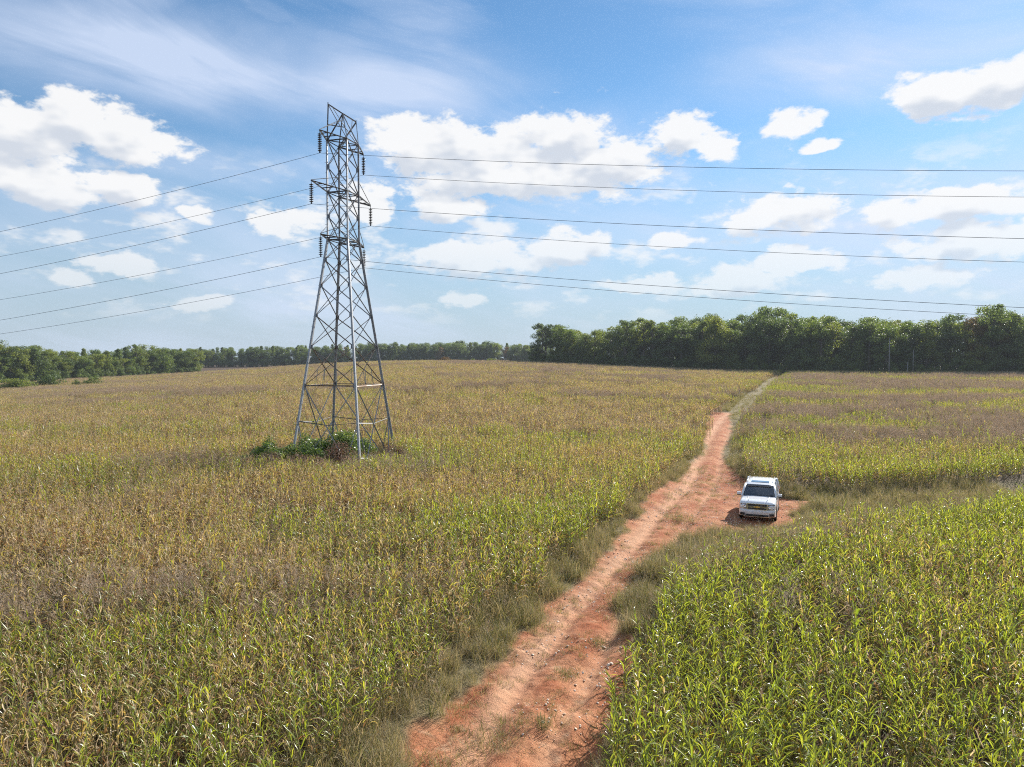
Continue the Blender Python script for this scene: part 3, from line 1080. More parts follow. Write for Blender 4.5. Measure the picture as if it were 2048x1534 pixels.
def build_grass():
    pr = []
    for i in range(4):
        pr.append(tuft_mesh(i, 46, .62, .42, [GRASS, GRASS_D]))
    for i in range(4):
        pr.append(tuft_mesh(10 + i, 34, .32, .38, [GRASS, GRASS_D]))
    for i in range(3):
        pr.append(tuft_mesh(20 + i, 26, .14, .30, [GRASS_D, GRASS], .9, .008))
    for i in range(3):
        pr.append(tuft_mesh(30 + i, 40, .8, .4, [GRASS_D, GRASS], .5))
    for i in range(3):
        pr.append(weed_mesh(540 + i, 0))
    P_, I_, T_, S_ = [], [], [], []

    def scatter(n, x0, x1, y0, y1, fn):
        x, y = rng.uniform(x0, x1, n), rng.uniform(y0, y1, n)
        k, sel, sc = fn(x, y)
        x, y, k, sc = x[sel], y[sel], k[sel], sc[sel]
        P_.append(np.stack([x, y, ground_z(x, y)], -1))
        I_.append(k)
        T_.append(np.stack([rng.normal(0, .12, len(x)), rng.normal(0, .12, len(x)), rng.uniform(0, 6.28, len(x))], -1))
        S_.append(sc)

    def near_fn(x, y):
        v = signed_area_dist(x, y, VERGE)
        dm = dirt_mask(x, y)
        inside = v > -.9
        nz = vnoise(x, y, 2.2, 61, 3)
        right = seg_dist(x, y, TRACK)[1] < -1
        nzf = vnoise(x, y, .9, 62, 2)
        tall = (dm < .35)
        onp = (dm >= .35) & (nz + .6 * (nzf - .5) + .34 * np.exp(-((x - 18.9) / 2.0) ** 2 - ((y - 43.4) / 1.5) ** 2) + .10 * np.exp(-((y - 27) / 5) ** 2) > .485)
        sel = inside & (tall | onp) & (rng.random(x.shape) < np.where(tall, .85, .42))
        edge = np.minimum(v, 1.5)
        k = np.where(tall, np.where(rng.random(x.shape) < .45, rng.integers(0, 4, x.shape), np.where(rng.random(x.shape) < .7, rng.integers(4, 8, x.shape), rng.integers(11, 14, x.shape))),
                     np.where(rng.random(x.shape) < .35, rng.integers(4, 8, x.shape), rng.integers(8, 11, x.shape)))
        dryp = vnoise(x, y, 3.0, 63, 3)
        k = np.where(tall & (rng.random(x.shape) < sstep(dryp, .30, .58) * .85), rng.integers(11, 14, x.shape), k)
        sc = rng.uniform(.6, 1.3, x.shape) * np.where(tall, .45 + 1.05 * vnoise(x, y, 1.4, 64, 3), .75)
        wz = tall & (rng.random(x.shape) < .055)
        k = np.where(wz, rng.integers(14, 17, x.shape), k)
        sc = np.where(wz, rng.uniform(.3, .62, x.shape), sc)
        # low growth where the truck and the lane are
        lane = np.hypot((x - 15) / 4.5, (y - 42.5) / 5.0) < 1
        sc = np.where(lane, sc * .6, sc)
        return k, sel, sc

    scatter(34000, -7, 34, 10, 62, near_fn)

    def mid_fn(x, y):
        v = signed_area_dist(x, y, VERGE)
        dm = dirt_mask(x, y)
        off = seg_dist(x, y, TRACK)[1]
        rut = np.exp(-((np.abs(off) - .85) / .3) ** 2)
        sel = (v > -.6) & (dm < .5) & (rng.random(x.shape) < 1 - .6 * rut)
        k = np.where(np.abs(off) < 1.4, rng.integers(4, 11, x.shape), np.where(rng.random(x.shape) < .7, rng.integers(0, 4, x.shape), rng.integers(11, 14, x.shape)))
        return k, sel, rng.uniform(.8, 1.3, x.shape)
    scatter(14000, 12, 50, 62, 146, mid_fn)
    scatter(16000, 44, 122, 146, 300, mid_fn)

    # thin undergrowth in the near corn
    def under(x, y):
        v = signed_area_dist(x, y, VERGE)
        sel = (v < 0) & (v > -14) & (np.abs(x / y) < .74) & (vnoise(x, y, 3, 66, 2) > .4)
        return np.where(rng.random(x.shape) < .5, rng.integers(0, 4, x.shape), rng.integers(11, 14, x.shape)), sel, rng.uniform(.9, 1.5, x.shape)
    scatter(4500, -16, 26, 10, 46, under)
    # rank growth under the tower
    def round_tower(x, y):
        sel = np.hypot((x - TX + 1.2) / 7.6, (y - TY + 2.6) / 7.0) < 1
        return np.where(rng.random(x.shape) < .4, rng.integers(0, 4, x.shape), rng.integers(11, 14, x.shape)), sel, rng.uniform(.9, 1.7, x.shape)
    scatter(900, TX - 9, TX + 7, TY - 10, TY + 5, round_tower)
    pts = np.concatenate(P_)
    pr = [proto('grass_shape', i, me) for i, me in enumerate(pr)]
    instancer('verge_grass', pts, np.concatenate(I_), np.concatenate(T_), np.concatenate(S_), pr, 'rough grass along the verges and patches of the dirt track', 'grass')
    print('grass', len(pts))

    # stones
    rocks = []
    STONE = plain('stone', (.68, .56, .45), .85, var=.25, vscale=25)
    for i in range(5):
        r = np.random.default_rng(70 + i)
        bm = bmesh.new()
        bmesh.ops.create_icosphere(bm, subdivisions=1, radius=.5)
        for v in bm.verts:
            v.co = Vector((v.co.x * r.uniform(.8, 1.2), v.co.y * r.uniform(.7, 1.1), v.co.z * r.uniform(.3, .5)))
        me = bpy.data.meshes.new('rock')
        bm.to_mesh(me)
        bm.free()
        me.materials.append(STONE)
        rocks.append(proto('stone_shape', i, me))
    n = 42000
    x, y = rng.uniform(-5, 26, n), rng.uniform(10, 60, n)
    sel = (dirt_mask(x, y) > .5) & (vnoise(x, y, 2.5, 71, 3) > .42)
    x, y = x[sel], y[sel]
    sc = .022 + .075 * rng.random(len(x)) ** 3.5 + (rng.random(len(x)) < .02) * .07
    instancer('gravel', np.stack([x, y, ground_z(x, y) + sc * .15], -1), rng.integers(0, 5, len(x)), rng.uniform(0, 6.28, (len(x), 3)) * np.array([.1, .1, 1]), sc, rocks,
              'pale loose stones strewn over the clay track', 'gravel')
    # clumps that stand by themselves on the track
    clumps = [(970, 1470, 'large dark green grass clump at the bottom end of the clay track', 1.0, .55), (1085, 1452, 'small spiky green grass tuft on bare clay near the bottom of the track', .55, .35),
              (880, 1520, 'low flattened grass patch at the bottom left edge of the track', .7, .3), (1130, 1345, 'dry brownish tuft in the washed out middle of the track', .5, .3),
              (1195, 1285, 'yellowish tuft on the right edge of the washed out clay', .5, .3), (1395, 918, 'rounded pale green bush of grass where the track narrows', 1.5, 1.0),
              (1355, 1040, 'long grass clump between the two tracks left of the white vehicle', 1.3, .6), (1285, 1205, 'dark tall grass clump on the cut bank right of the track', 1.7, 1.05), (1300, 1262, 'brownish grass overhanging the washed out right bank', 1.4, .9),
              (1310, 1150, 'olive grass clump above the cut bank nearer the white vehicle', 1.6, .9)]
    for j, (px, py, lab, sp, hh) in enumerate(clumps):
        q = ground_pt(px, py, -.25)
        me = tuft_mesh(300 + j, int(120 + 160 * sp), hh, sp * 1.1, [GRASS, GRASS_D], .7)
        zz = float(ground_z(q[:1], q[1:])[0])
        tag(link('grass_clump', me, None, (q[0], q[1], zz)), lab, 'grass', 'grass clumps on the track')


build_grass()


# ------------------------------------------------------------------ transmission tower
def steel(name, col, rust):
    m, t, o = new_mat(name)
    tcn = t.n('ShaderNodeNewGeometry')
    a = t.noise(tcn.outputs['Position'], 1.6, 5, .6)
    b = t.noise(tcn.outputs['Position'], 14.0, 4, .6)
    c = t.mix(t.mapr(b.outputs['Fac'], .3, .7), c4([x * .75 for x in col]), c4([x * 1.15 for x in col]))
    c = t.mix(t.mapr(a.outputs['Fac'], .62 - rust, .72 - rust, 0, .85), c, c4((.20, .105, .055)))
    p = t.n('ShaderNodeBsdfPrincipled')
    t.set(p.inputs['Base Color'], c)
    p.inputs['Metallic'].default_value = .35
    p.inputs['Roughness'].default_value = .5
    t.set(o.inputs[0], p.outputs[0])
    return m


STEEL = steel('galvanised_steel', (.36, .37, .385), 0.0)
STEEL_R = steel('rusty_steel', (.32, .27, .23), .14)
PORC = plain('dark_porcelain', (.035, .028, .03), .25, spec=.6)
WIRE = plain('weathered_conductor', (.075, .078, .085), .55, metal=.6)
STEEL_D = steel('dark_arm_steel', (.15, .155, .165), 0.03)


def build_tower():
    gz = float(ground_z(np.array([TX]), np.array([TY]))[0])
    T = empty('transmission_tower', (TX, TY, 0))
    tag(T, 'tall grey steel lattice transmission tower standing in the left corn field', 'tower')
    aa = R(16.8)
    A = Vector((math.sin(aa), math.cos(aa), 0))            # along the cross arms, away from the viewer
    B = Vector((math.cos(aa), -math.sin(aa), 0))           # along the line
    k = 60 / 55.0

    def zz(z):
        return 9 + (z - 8.3) * k
    Z3, Z2, Z1, ZP = zz(17.35), zz(20.9), zz(24.75), zz(26.95)
    lev = [Z1, (Z1 + Z2) / 2, Z2, (Z2 + Z3) / 2, Z3, zz(15.85), zz(13.9), zz(11.65), zz(9.3), zz(6.4)]
    WT, WW, ZW = 1.84, 4.70, zz(6.4)
    sl = (WW - WT) / (Z3 - ZW)

    def wid(z):
        return WT if z >= Z3 else WT + sl * (Z3 - z)

    def corner(ca, cb, z):
        w = wid(z) / 2
        return A * ca * w + B * cb * w + Vector((0, 0, z))
    cs = [(-1, -1), (-1, 1), (1, 1), (1, -1)]
    foot = gz - .6

    def bar(name, p0, p1, w, mat=STEEL, par=T, ref=None):
        return MB().angle_bar(p0, p1, w, None, 0, ref).build(name, mat, par)
    for (ca, cb) in cs:
        mb = MB()
        ref = (A * -ca)
        mb.angle_bar(corner(ca, cb, foot), corner(ca, cb, Z3), .16, .02, 0, ref)
        mb.angle_bar(corner(ca, cb, Z3), corner(ca, cb, Z1), .115, .016, 0, ref)
        leg = mb.build('leg', STEEL, T)
        ft = MB().lathe([(.0, gz - .5), (.28, gz - .5), (.26, gz + .18), (.0, gz + .2)], 10)
        f0 = corner(ca, cb, gz)
        ft.build('footing', MATS['concrete'], T, loc=(f0.x, f0.y, 0))
        if (ca, cb) == (-1, -1):
            sb = MB()
            z = gz + 3.0
            q = 0
            while z < Z1:
                p = corner(ca, cb, z)
                d = (-B if q % 2 else -A)
                sb.tube([p, p + d * .22], .014, 4)
                z += .42
                q += 1
            tag(sb.build('step_bolts', STEEL_D, leg), kind='stuff')
    faces = [(0, 1), (1, 2), (2, 3), (3, 0)]
    for i in range(len(lev) - 1):
        z1, z0 = lev[i], lev[i + 1]
        for fi, (a, b) in enumerate(faces):
            ca, cb = cs[a], cs[b]
            mt = STEEL_R if (i == 8 or (i in (5, 7) and fi in (0, 2))) else STEEL
            bar('brace', corner(*ca, z1), corner(*cb, z0), .064, mt)
            inset = (corner(*ca, z1) + corner(*cb, z1) + corner(-ca[0], -ca[1], z1) + corner(-cb[0], -cb[1], z1)) / 4
            s = Vector((inset.x, inset.y, 0)) - (corner(*ca, z1) + corner(*cb, z1)) / 2
            s.z = 0
            s = s.normalized() * .06 if s.length > 1e-6 else Vector()
            bar('brace', corner(*cb, z1) + s, corner(*ca, z0) + s, .064, mt)
    for z in lev:
        for (ca, cb) in cs:
            p = corner(ca, cb, z)
            d_ = B * -cb
            q = p + d_ * .09 + A * ca * .012
            MB().box((0, 0, 0), (.26, .014, .30), 0, Matrix.Rotation(-aa, 3, 'Z')).build('gusset_plate', STEEL_D, T, loc=q)
    for z in (Z1, Z2, Z3, ZW):
        for (a, b) in faces:
            bar('ring_bar', corner(*cs[a], z), corner(*cs[b], z), .08, STEEL_R if z == ZW else STEEL_D)
        if z != ZW:
            bar('cross_bar', corner(*cs[0], z + .02), corner(*cs[2], z + .02), .06, STEEL_D)
            bar('cross_bar', corner(*cs[1], z - .06), corner(*cs[3], z - .06), .06, STEEL_D)
    # spread lower part: wide X on each face standing inside the legs
    zx, zb = zz(3.5), gz - .3
    for (a, b) in faces:
        pa, pb = corner(*cs[a], ZW), corner(*cs[b], ZW)
        mid = (pa + pb) / 2
        outw = Vector((mid.x, mid.y, 0)).normalized()
        ga, gb = corner(*cs[a], zb), corner(*cs[b], zb)
        ea, eb = ga.lerp(gb, .16), ga.lerp(gb, .84)
        bar('brace', pa, eb, .07)
        bar('brace', pb - outw * .07, ea - outw * .07, .07)
        t_ = (ZW - zx) / (ZW - zb)
        x = (pa.lerp(eb, t_) + pb.lerp(ea, t_)) / 2
        la, lb = corner(*cs[a], zx + .25), corner(*cs[b], zx + .25)
        bar('tie', la, x, .05, STEEL_D)
        bar('tie', lb, x, .05, STEEL_D)
        bar('strut', la, ea.lerp(pb, .06), .065)
        bar('strut', lb, eb.lerp(pa, .06), .065)
        bar('stub', corner(*cs[a], gz + .55), ea.lerp(pb, .1), .065)
        bar('stub', corner(*cs[b], gz + .55), eb.lerp(pa, .1), .065)
        # hangers of the waist ring
        z9 = lev[-2]
        ua, ub = corner(*cs[a], z9), corner(*cs[b], z9)
        bar('hanger', pa.lerp(ub, .42), pa.lerp(pb, .36), .04)
        bar('hanger', pb.lerp(ua, .42), pa.lerp(pb, .64), .04)
    # peak frame
    apex = Vector((0, 0, ZP - .02))
    tips = {}
    for s in (-1, 1):
        pk = A * s * 2.25 + Vector((0, 0, ZP))
        c0, c1 = corner(s, -1, Z1), corner(s, 1, Z1)
        bar('peak_post', c0, pk, .10, STEEL_D if s < 0 else STEEL)
        bar('peak_post', c1, pk, .07)
        bar('peak_beam', apex, pk, .10, STEEL_D)
        bar('peak_brace', c0, apex, .09, STEEL_D)
        bar('peak_brace', c1, apex, .09)
        m0, m1 = c0.lerp(pk, .45), c1.lerp(apex, .45)
        bar('peak_brace', m0, m1, .06)
        bar('peak_brace', m1, pk.lerp(apex, .3), .06)
        MB().tube([pk + Vector((0, 0, -.1)), pk + Vector((0, 0, .16))], .04, 6).build('peak_cap', STEEL_D, T)
    # cross arms, insulators
    hang = []
    for zi, (z, L_) in enumerate(((Z1, 3.5), (Z2, 4.75), (Z3, 3.5))):
        for s in (-1, 1):
            tip = A * s * L_ + Vector((0, 0, z))
            arm = empty('cross_arm')
            arm.parent = T
            for cb in (-1, 1):
                bar('chord', corner(s, cb, z), tip, .105, STEEL_D, arm)
                top = corner(s, cb, z + 1.15) if zi else apex.lerp(corner(s, cb, Z1), .25)
                bar('top_tie', top, tip + Vector((0, 0, .06)), .055, STEEL, arm)
            for f in (.38, .7):
                bar('lacing', corner(s, -1, z).lerp(tip, f), corner(s, 1, z).lerp(tip, f), .06, STEEL_D, arm)
            ins = MB()
            ins.tube([tip + Vector((0, 0, .05)), tip + Vector((0, 0, -.22))], .022, 6)
            ins.tube([tip + Vector((0, 0, -.22)), tip + Vector((0, 0, -1.68))], .032, 6)
            ins.box(tip + Vector((0, 0, -1.72)), (.10, .10, .12))
            io = ins.build('insulator_string', PORC, T)
            for q in range(10):
                if (zi, s, q) == (0, -1, 0):
                    dm = MB().lathe([(.02, .045), (.05, .04), (.08, .012), (.16, -.014), (.165, -.03), (.10, -.03), (.03, -.055)], 14).mesh('disc', [PORC], True)
                    disc_mesh.append(dm)
                d_ = link('disc', disc_mesh[0], io, tip + Vector((0, 0, -.30 - q * .142)))
            hang.append((zi, s, tip + Vector((0, 0, -1.78))))
    return T, B, hang, Vector((TX, TY, 0))


disc_mesh = []
plain('concrete', (.38, .36, .33), .9, var=.25, vscale=6)
T, LINE, HANG, TO = build_tower()

# ------------------------------------------------------------------ power lines
SPAN = 230.0


def line_z(p0, s_l, t):
    """sagging span: slope s_l at the tower, level half way"""
    return p0.z - s_l * t + s_l * t * t / SPAN


WNAME = {(0, -1): 'upper wire hanging from the near tip of the top cross arm', (0, 1): 'upper wire hanging from the far tip of the top cross arm',
         (1, -1): 'middle wire hanging from the near tip of the long cross arm', (1, 1): 'middle wire hanging from the far tip of the long cross arm',
         (2, -1): 'lower wire hanging from the near tip of the bottom cross arm', (2, 1): 'lower wire hanging from the far tip of the bottom cross arm'}
for (zi, s, hp) in HANG:
    p0 = TO + hp
    pts = []
    for t_ in np.concatenate([-np.geomspace(SPAN, .6, 70), [0], np.geomspace(.6, SPAN, 70)]):
        sl_ = .154 if t_ < 0 else .132
        q = p0 + LINE * float(t_)
        q.z = line_z(p0, sl_, abs(float(t_)))
        pts.append(q)
    tag(MB().tube(pts, .0145, 5).build('power_line', WIRE), WNAME[(zi, s)], 'power line', 'power lines carried by the tower')


# ------------------------------------------------------------------ trees
def crown_blobs(r, kind, h):
    """centres and radii of the leaf masses of one crown"""
    bl = []
    if kind == 'broad':
        cw = h * r.uniform(.24, .30)
        for i in range(int(r.integers(24, 32))):
            f = r.uniform(.16, .95)
            wr = cw * math.sin(math.pi * min(max((f - .02) / 1.02, .12), .97)) ** .55
            a, q = r.uniform(0, 6.28), math.sqrt(r.random())
            bl.append((Vector((math.cos(a) * q * wr, math.sin(a) * q * wr, h * f)), h * r.uniform(.07, .125)))
        bl.append((Vector((0, 0, h * .93)), h * .09))
    elif kind == 'tall':
        cw = h * r.uniform(.16, .21)
        for i in range(int(r.integers(22, 28))):
            f = r.uniform(.12, .96)
            wr = cw * (1.0 - .55 * max(f - .55, 0) / .45)
            a, q = r.uniform(0, 6.28), math.sqrt(r.random())
            bl.append((Vector((math.cos(a) * q * wr, math.sin(a) * q * wr, h * f)), h * r.uniform(.06, .105)))
    elif kind == 'open':                    # high crown on a bare stem, sky showing through
        cw = h * r.uniform(.20, .25)
        for i in range(int(r.integers(13, 17))):
            f = r.uniform(.52, .97)
            wr = cw * math.sin(math.pi * min(max((f - .40) / .66, .1), .95)) ** .6
            a, q = r.uniform(0, 6.28), math.sqrt(r.random())
            bl.append((Vector((math.cos(a) * q * wr, math.sin(a) * q * wr, h * f)), h * r.uniform(.05, .085)))
    elif kind == 'cone':
        cw = h * r.uniform(.17, .22)
        for i in range(26):
            f = (i + r.random()) / 26 * .9 + .08
            wr = cw * (1.05 - f) ** .75
            a = i * 2.4 + r.normal(0, .3)
            bl.append((Vector((math.cos(a) * wr * .7, math.sin(a) * wr * .7, h * f)), h * (.055 + .07 * (1 - f))))
    else:                                   # bush
        cw = h * r.uniform(.5, .75)
        for i in range(16):
            f = r.uniform(.1, .85)
            a, q = r.uniform(0, 6.28), math.sqrt(r.random())
            wr = cw * math.sqrt(max(1 - (f - .15) ** 2, .05))
            bl.append((Vector((math.cos(a) * q * wr, math.sin(a) * q * wr, h * f)), h * r.uniform(.16, .26)))
    return bl


def tree_meshes(seed, kind, h, size=.30, per=None):
    r = np.random.default_rng(seed)
    bl = crown_blobs(r, kind, h)
    tb = MB()
    rt = h * .016 + .06
    if kind != 'bush':
        tb.tube([(0, 0, -.5), (r.normal(0, .1), r.normal(0, .1), h * .3), (r.normal(0, .2), r.normal(0, .2), h * .62), (0, 0, h * .9)], [rt * 1.25, rt, rt * .6, rt * .12], 7)
        for (c, rad) in bl[::2]:
            z0 = max(c.z - h * r.uniform(.12, .22), h * .1)
            tb.tube([(0, 0, z0), (c.x * .5, c.y * .5, (z0 + c.z) / 2 + .2), (c.x, c.y, c.z)], [rt * .4, rt * .26, rt * .08], 4)
    else:
        for (c, rad) in bl[::2]:
            tb.tube([(0, 0, -.2), (c.x * .4, c.y * .4, c.z * .6), (c.x, c.y, c.z)], [.05, .035, .012], 4)
    N = per or {'broad': 190, 'tall': 180, 'open': 150, 'cone': 160, 'bush': 150}[kind]
    vs, fs = [], []
    V = np.empty((0, 3))
    for (c, rad) in bl:
        d = r.normal(0, 1, (N, 3))
        d /= np.linalg.norm(d, axis=1)[:, None]
        sh = 1 + .28 * np.sin(d[:, 0] * 5 + seed) * np.cos(d[:, 1] * 4 + d[:, 2] * 3)
        pos = np.array(c) + d * (rad * sh * r.uniform(.55, 1.05, N))[:, None] * np.array([1, 1, .82])
        nr = d + r.normal(0, .55, (N, 3)) + np.array([0, 0, .25])
        nr /= np.linalg.norm(nr, axis=1)[:, None]
        t1 = np.cross(nr, r.normal(0, 1, (N, 3)))
        t1 /= np.linalg.norm(t1, axis=1)[:, None]
        t2 = np.cross(nr, t1)
        s = (size * r.uniform(.55, 1.25, N) * (h / 20) ** .35)[:, None]
        q = np.stack([pos - t1 * s, pos - t2 * s * .55 + nr * s * .18, pos + t1 * s, pos + t2 * s * .55 + nr * s * .18], 1)
        V = np.concatenate([V, q.reshape(-1, 3)])
    F_ = np.arange(len(V)).reshape(-1, 4)
    return tb, V, F_


TREE_SET = []          # (kind, height, trunk mesh, {leaf material: crown mesh})
for i, (kind, h) in enumerate([('broad', 20), ('broad', 20), ('broad', 20), ('broad', 20), ('tall', 20), ('tall', 20), ('tall', 20), ('open', 20), ('open', 20), ('cone', 20), ('cone', 20), ('bush', 5), ('bush', 5), ('bush', 5)]):
    tb, V, F_ = tree_meshes(40 + i, kind, h)
    tm = tb.mesh('trunk', [BARK], True)
    crowns = {}
    base_me = make_mesh('crown', V, F_, [TREE_A])
    crowns['A'] = base_me
    for key, mt in (('B', TREE_B), ('C', TREE_C), ('O', TREE_O)):
        m2 = base_me.copy()
        m2.materials[0] = mt
        crowns[key] = m2
    TREE_SET.append((kind, h, tm, crowns))
KIND_IX = {k: [i for i, s in enumerate(TREE_SET) if s[0] == k] for k in ('broad', 'tall', 'open', 'cone', 'bush')}


def gz1(x, y):
    return float(ground_z(np.array([float(x)]), np.array([float(y)]))[0])


def plant(kind, x, y, height, tone, label, group, name=None, wide=1.0):
    ix = random.choice(KIND_IX[kind])
    _, h0, tm, crowns = TREE_SET[ix]
    o_ = empty(name or ('shrub' if kind == 'bush' else 'tree'), (x, y, gz1(x, y) - .1), random.uniform(0, 6.28))
    s = height / h0
    w = s * wide * random.uniform(.92, 1.12)
    o_.scale = (w, w, s)
    tag(o_, label, 'shrub' if kind == 'bush' else 'tree', group)
    link('trunk' if kind != 'bush' else 'stems', tm, o_)
    link('crown' if kind != 'bush' else 'foliage', crowns[tone], o_)
    return o_


def interp(tab, v):
    xs = [a for a, b in tab]
    return float(np.interp(v, xs, [b for a, b in tab]))


TOP_R = [(1055, 702), (1072, 672), (1085, 650), (1112, 648), (1140, 657), (1180, 655), (1212, 668), (1238, 643), (1262, 640), (1330, 644), (1380, 632), (1430, 634), (1480, 636), (1530, 622), (1580, 630), (1700, 633), (1800, 632), (1900, 632), (1960, 634), (1985, 613), (2010, 622), (2048, 624), (2400, 620)]
DEP_R = [(1055, 312), (1250, 286), (1500, 256), (1750, 236), (2048, 222), (2400, 210)]
TOP_L = [(-200, 676), (0, 684), (25, 690), (70, 690), (110, 698), (250, 698), (275, 690), (300, 694), (380, 694), (402, 704)]
DEP_L = [(-200, 285), (0, 318), (150, 350), (300, 395), (402, 428)]
TOP_F = [(300, 698), (420, 697), (520, 694), (640, 692), (740, 686), (830, 686), (900, 684), (960, 683), (990, 686), (1040, 689), (1090, 692)]
DEP_F = [(300, 560), (500, 560), (700, 590), (1000, 600), (1100, 560)]


ONES = 'first second third fourth fifth sixth seventh eighth ninth tenth eleventh twelfth thirteenth fourteenth fifteenth sixteenth seventeenth eighteenth nineteenth'.split()
TENS = {20: 'twent', 30: 'thirt', 40: 'fort', 50: 'fift', 60: 'sixt'}


def ordinal(n):
    if n < 20:
        return ONES[n - 1]
    a, b = n // 10 * 10, n % 10
    return TENS[a] + ('ieth' if not b else 'y-' + ONES[b - 1])


def wood(name, TOP, DEP, p0, p1, step, rows, kinds, tones, labels, group, behind, under_rows=1, row_gap=6.0):
    r = random.Random(hash(name) % 1000 if False else len(name) * 17)
    # walk along the edge of the wood in equal steps on the ground
    pxs = np.linspace(p0, p1, 2000)
    Y = np.array([interp(DEP, p) for p in pxs])
    X = (pxs - PW / 2) / F * Y
    s = np.concatenate([[0], np.cumsum(np.hypot(np.diff(X), np.diff(Y)))])
    n = int(s[-1] / step)
    stuff = []
    for row in range(rows + behind):
        made = []
        for i in range(n + 1):
            si = (i + .5 * (row % 2)) * step + r.uniform(-.3, .3) * step
            x0, y0 = np.interp(si, s, X), np.interp(si, s, Y)
            tx, ty = np.interp(si + 1, s, X) - np.interp(si - 1, s, X), np.interp(si + 1, s, Y) - np.interp(si - 1, s, Y)
            L = math.hypot(tx, ty) or 1
            nx, ny = -ty / L, tx / L
            if nx * x0 + ny * y0 < 0:
                nx, ny = -nx, -ny
            d = row * row_gap + r.uniform(-1.2, 2.0)
            x, y = x0 + nx * d, y0 + ny * d
            px = px_at(x, y)
            if px > 2440 or px < -260:
                continue
            top = interp(TOP, px) + r.uniform(0, 1) ** 1.5 * (18 if row else 30) * (300 / y) * (.5 if y > 480 else 1)
            hgt = H + (HZ - top) / F * y - gz1(x, y)
            if hgt < 5:
                continue
            kind = r.choices([k for k, w in kinds], [w for k, w in kinds])[0]
            tone = r.choices([k for k, w in tones], [w for k, w in tones])[0]
            if row < rows:
                made.append((px, tone, plant(kind, x, y, hgt, tone, labels[tone], group, None, r.uniform(1.0, 1.25) * (20 / hgt) ** .35)))
            else:
                stuff.append((x, y, hgt, kind, tone))
        for q_, (px, tone, o_) in enumerate(sorted(made, key=lambda e: e[0])):
            o_['label'] = '%s tree, %s row of %s, %s from left' % (COLW[tone], ('front', 'second')[row], labels['name'], ordinal(q_ + 1))
    for row in range(under_rows):
        m = int(s[-1] / (step * .62))
        for i in range(m):
            si = (i + r.random()) * step * .62
            x0, y0 = np.interp(si, s, X), np.interp(si, s, Y)
            k = 1 - (1.0 + r.random() * 2.2) / y0
            px = px_at(x0, y0)
            if px > 2440 or px < -260:
                continue
            stuff.append((x0 * k, y0 * k, r.uniform(3.0, 6.5), 'bush', 'A' if r.random() < .6 else 'B'))
    return stuff


COLW = {'A': 'dark green', 'B': 'mid green', 'C': 'light yellowish green', 'O': 'rusty brown'}
LAB_R = {'name': 'right hand wood', 'A': '', 'B': '', 'C': '', 'O': ''}
LAB_L = {'name': 'wood at far left', 'A': '', 'B': '', 'C': '', 'O': ''}
LAB_F = {'name': 'distant tree line', 'A': '', 'B': '', 'C': '', 'O': ''}
stuff = []
stuff += wood('right_wood', TOP_R, DEP_R, 1068, 2420, 6.2, 2, [('broad', 6), ('tall', 3), ('open', 1)], [('A', 4), ('B', 4), ('C', 2.4), ('O', .06)], LAB_R, 'trees of the right wood', 3, 2)
stuff += wood('left_wood_edge', TOP_L, DEP_L, -200, 398, 6.0, 2, [('broad', 6), ('tall', 3), ('cone', 1)], [('A', 3), ('B', 4), ('C', 2), ('O', .2)], LAB_L, 'trees of the left wood', 2, 2)
stuff += wood('far_tree_line_x', TOP_F, DEP_F, 300, 1090, 6.6, 1, [('broad', 3), ('tall', 5), ('cone', 2)], [('A', 5), ('B', 4), ('C', .8), ('O', .25)], LAB_F, 'trees of the distant tree line', 3, 1)
pr, key = [], {}
for ix, (kind, h0, tm, crowns) in enumerate(TREE_SET):
    for tone in 'ABCO':
        mb = MB()
        me = crowns[tone]
        vs = np.zeros(len(me.vertices) * 3)
        me.vertices.foreach_get('co', vs)
        mb.v = list(map(tuple, vs.reshape(-1, 3)))
        mb.f = [tuple(range(i * 4, i * 4 + 4)) for i in range(len(mb.v) // 4)]
        mb.m = [0] * len(mb.f)
        b0 = len(mb.v)
        mb.v += [tuple(v.co) for v in tm.vertices]
        mb.f += [tuple(i + b0 for i in pl.vertices) for pl in tm.polygons]
        mb.m += [1] * len(tm.polygons)
        key[(ix, tone)] = len(pr)
        pr.append(proto('wood_shape', len(pr), mb.mesh('wood_tree', [me.materials[0], BARK])))
pts, ids, rots, scs = [], [], [], []
for (x, y, hh, kind, tone) in stuff:
    ix = random.choice(KIND_IX[kind])
    pts.append((x, y, gz1(x, y) - .1))
    ids.append(key[(ix, tone)])
    rots.append((0, 0, random.uniform(0, 6.28)))
    scs.append(hh / TREE_SET[ix][1] * random.uniform(.97, 1.1))
instancer('woodland', pts, ids, rots, scs, pr, 'undergrowth and inner trees filling the woods round the fields', 'woods')


def at_px(px, y):
    return (px - PW / 2) / F * y, y


# trees and shrubs that stand out
for (px, y, top, kind, tone, lab) in [
        (1084, 306, 646, 'open', 'A', 'dark open crowned tree rising at the left end of the right wood'),
        (1066, 306, 690, 'broad', 'A', 'small dark tree at the very left end of the right wood'),
        (1140, 300, 660, 'broad', 'C', 'yellow green tree beside the dark open tree at the left end of the right wood'),
        (1252, 285, 640, 'open', 'A', 'dark open crowned tree rising above the dip in the right wood'),
        (1431, 262, 630, 'broad', 'C', 'tall tree with light green crown rising in the middle of the right wood'),
        (1985, 226, 611, 'open', 'B', 'tallest tree standing above the right wood near the right edge'),
        (392, 424, 697, 'broad', 'C', 'bright green tree at the right hand end of the left wood'),
        (272, 388, 688, 'open', 'B', 'thin crowned tree above the middle of the left wood'),
        (882, 590, 694, 'broad', 'O', 'orange leaved tree in the distant tree line right of the tower')]:
    x, y = at_px(px, y)
    plant(kind, x, y, H + (HZ - top) / F * y - gz1(x, y), tone, lab, None)
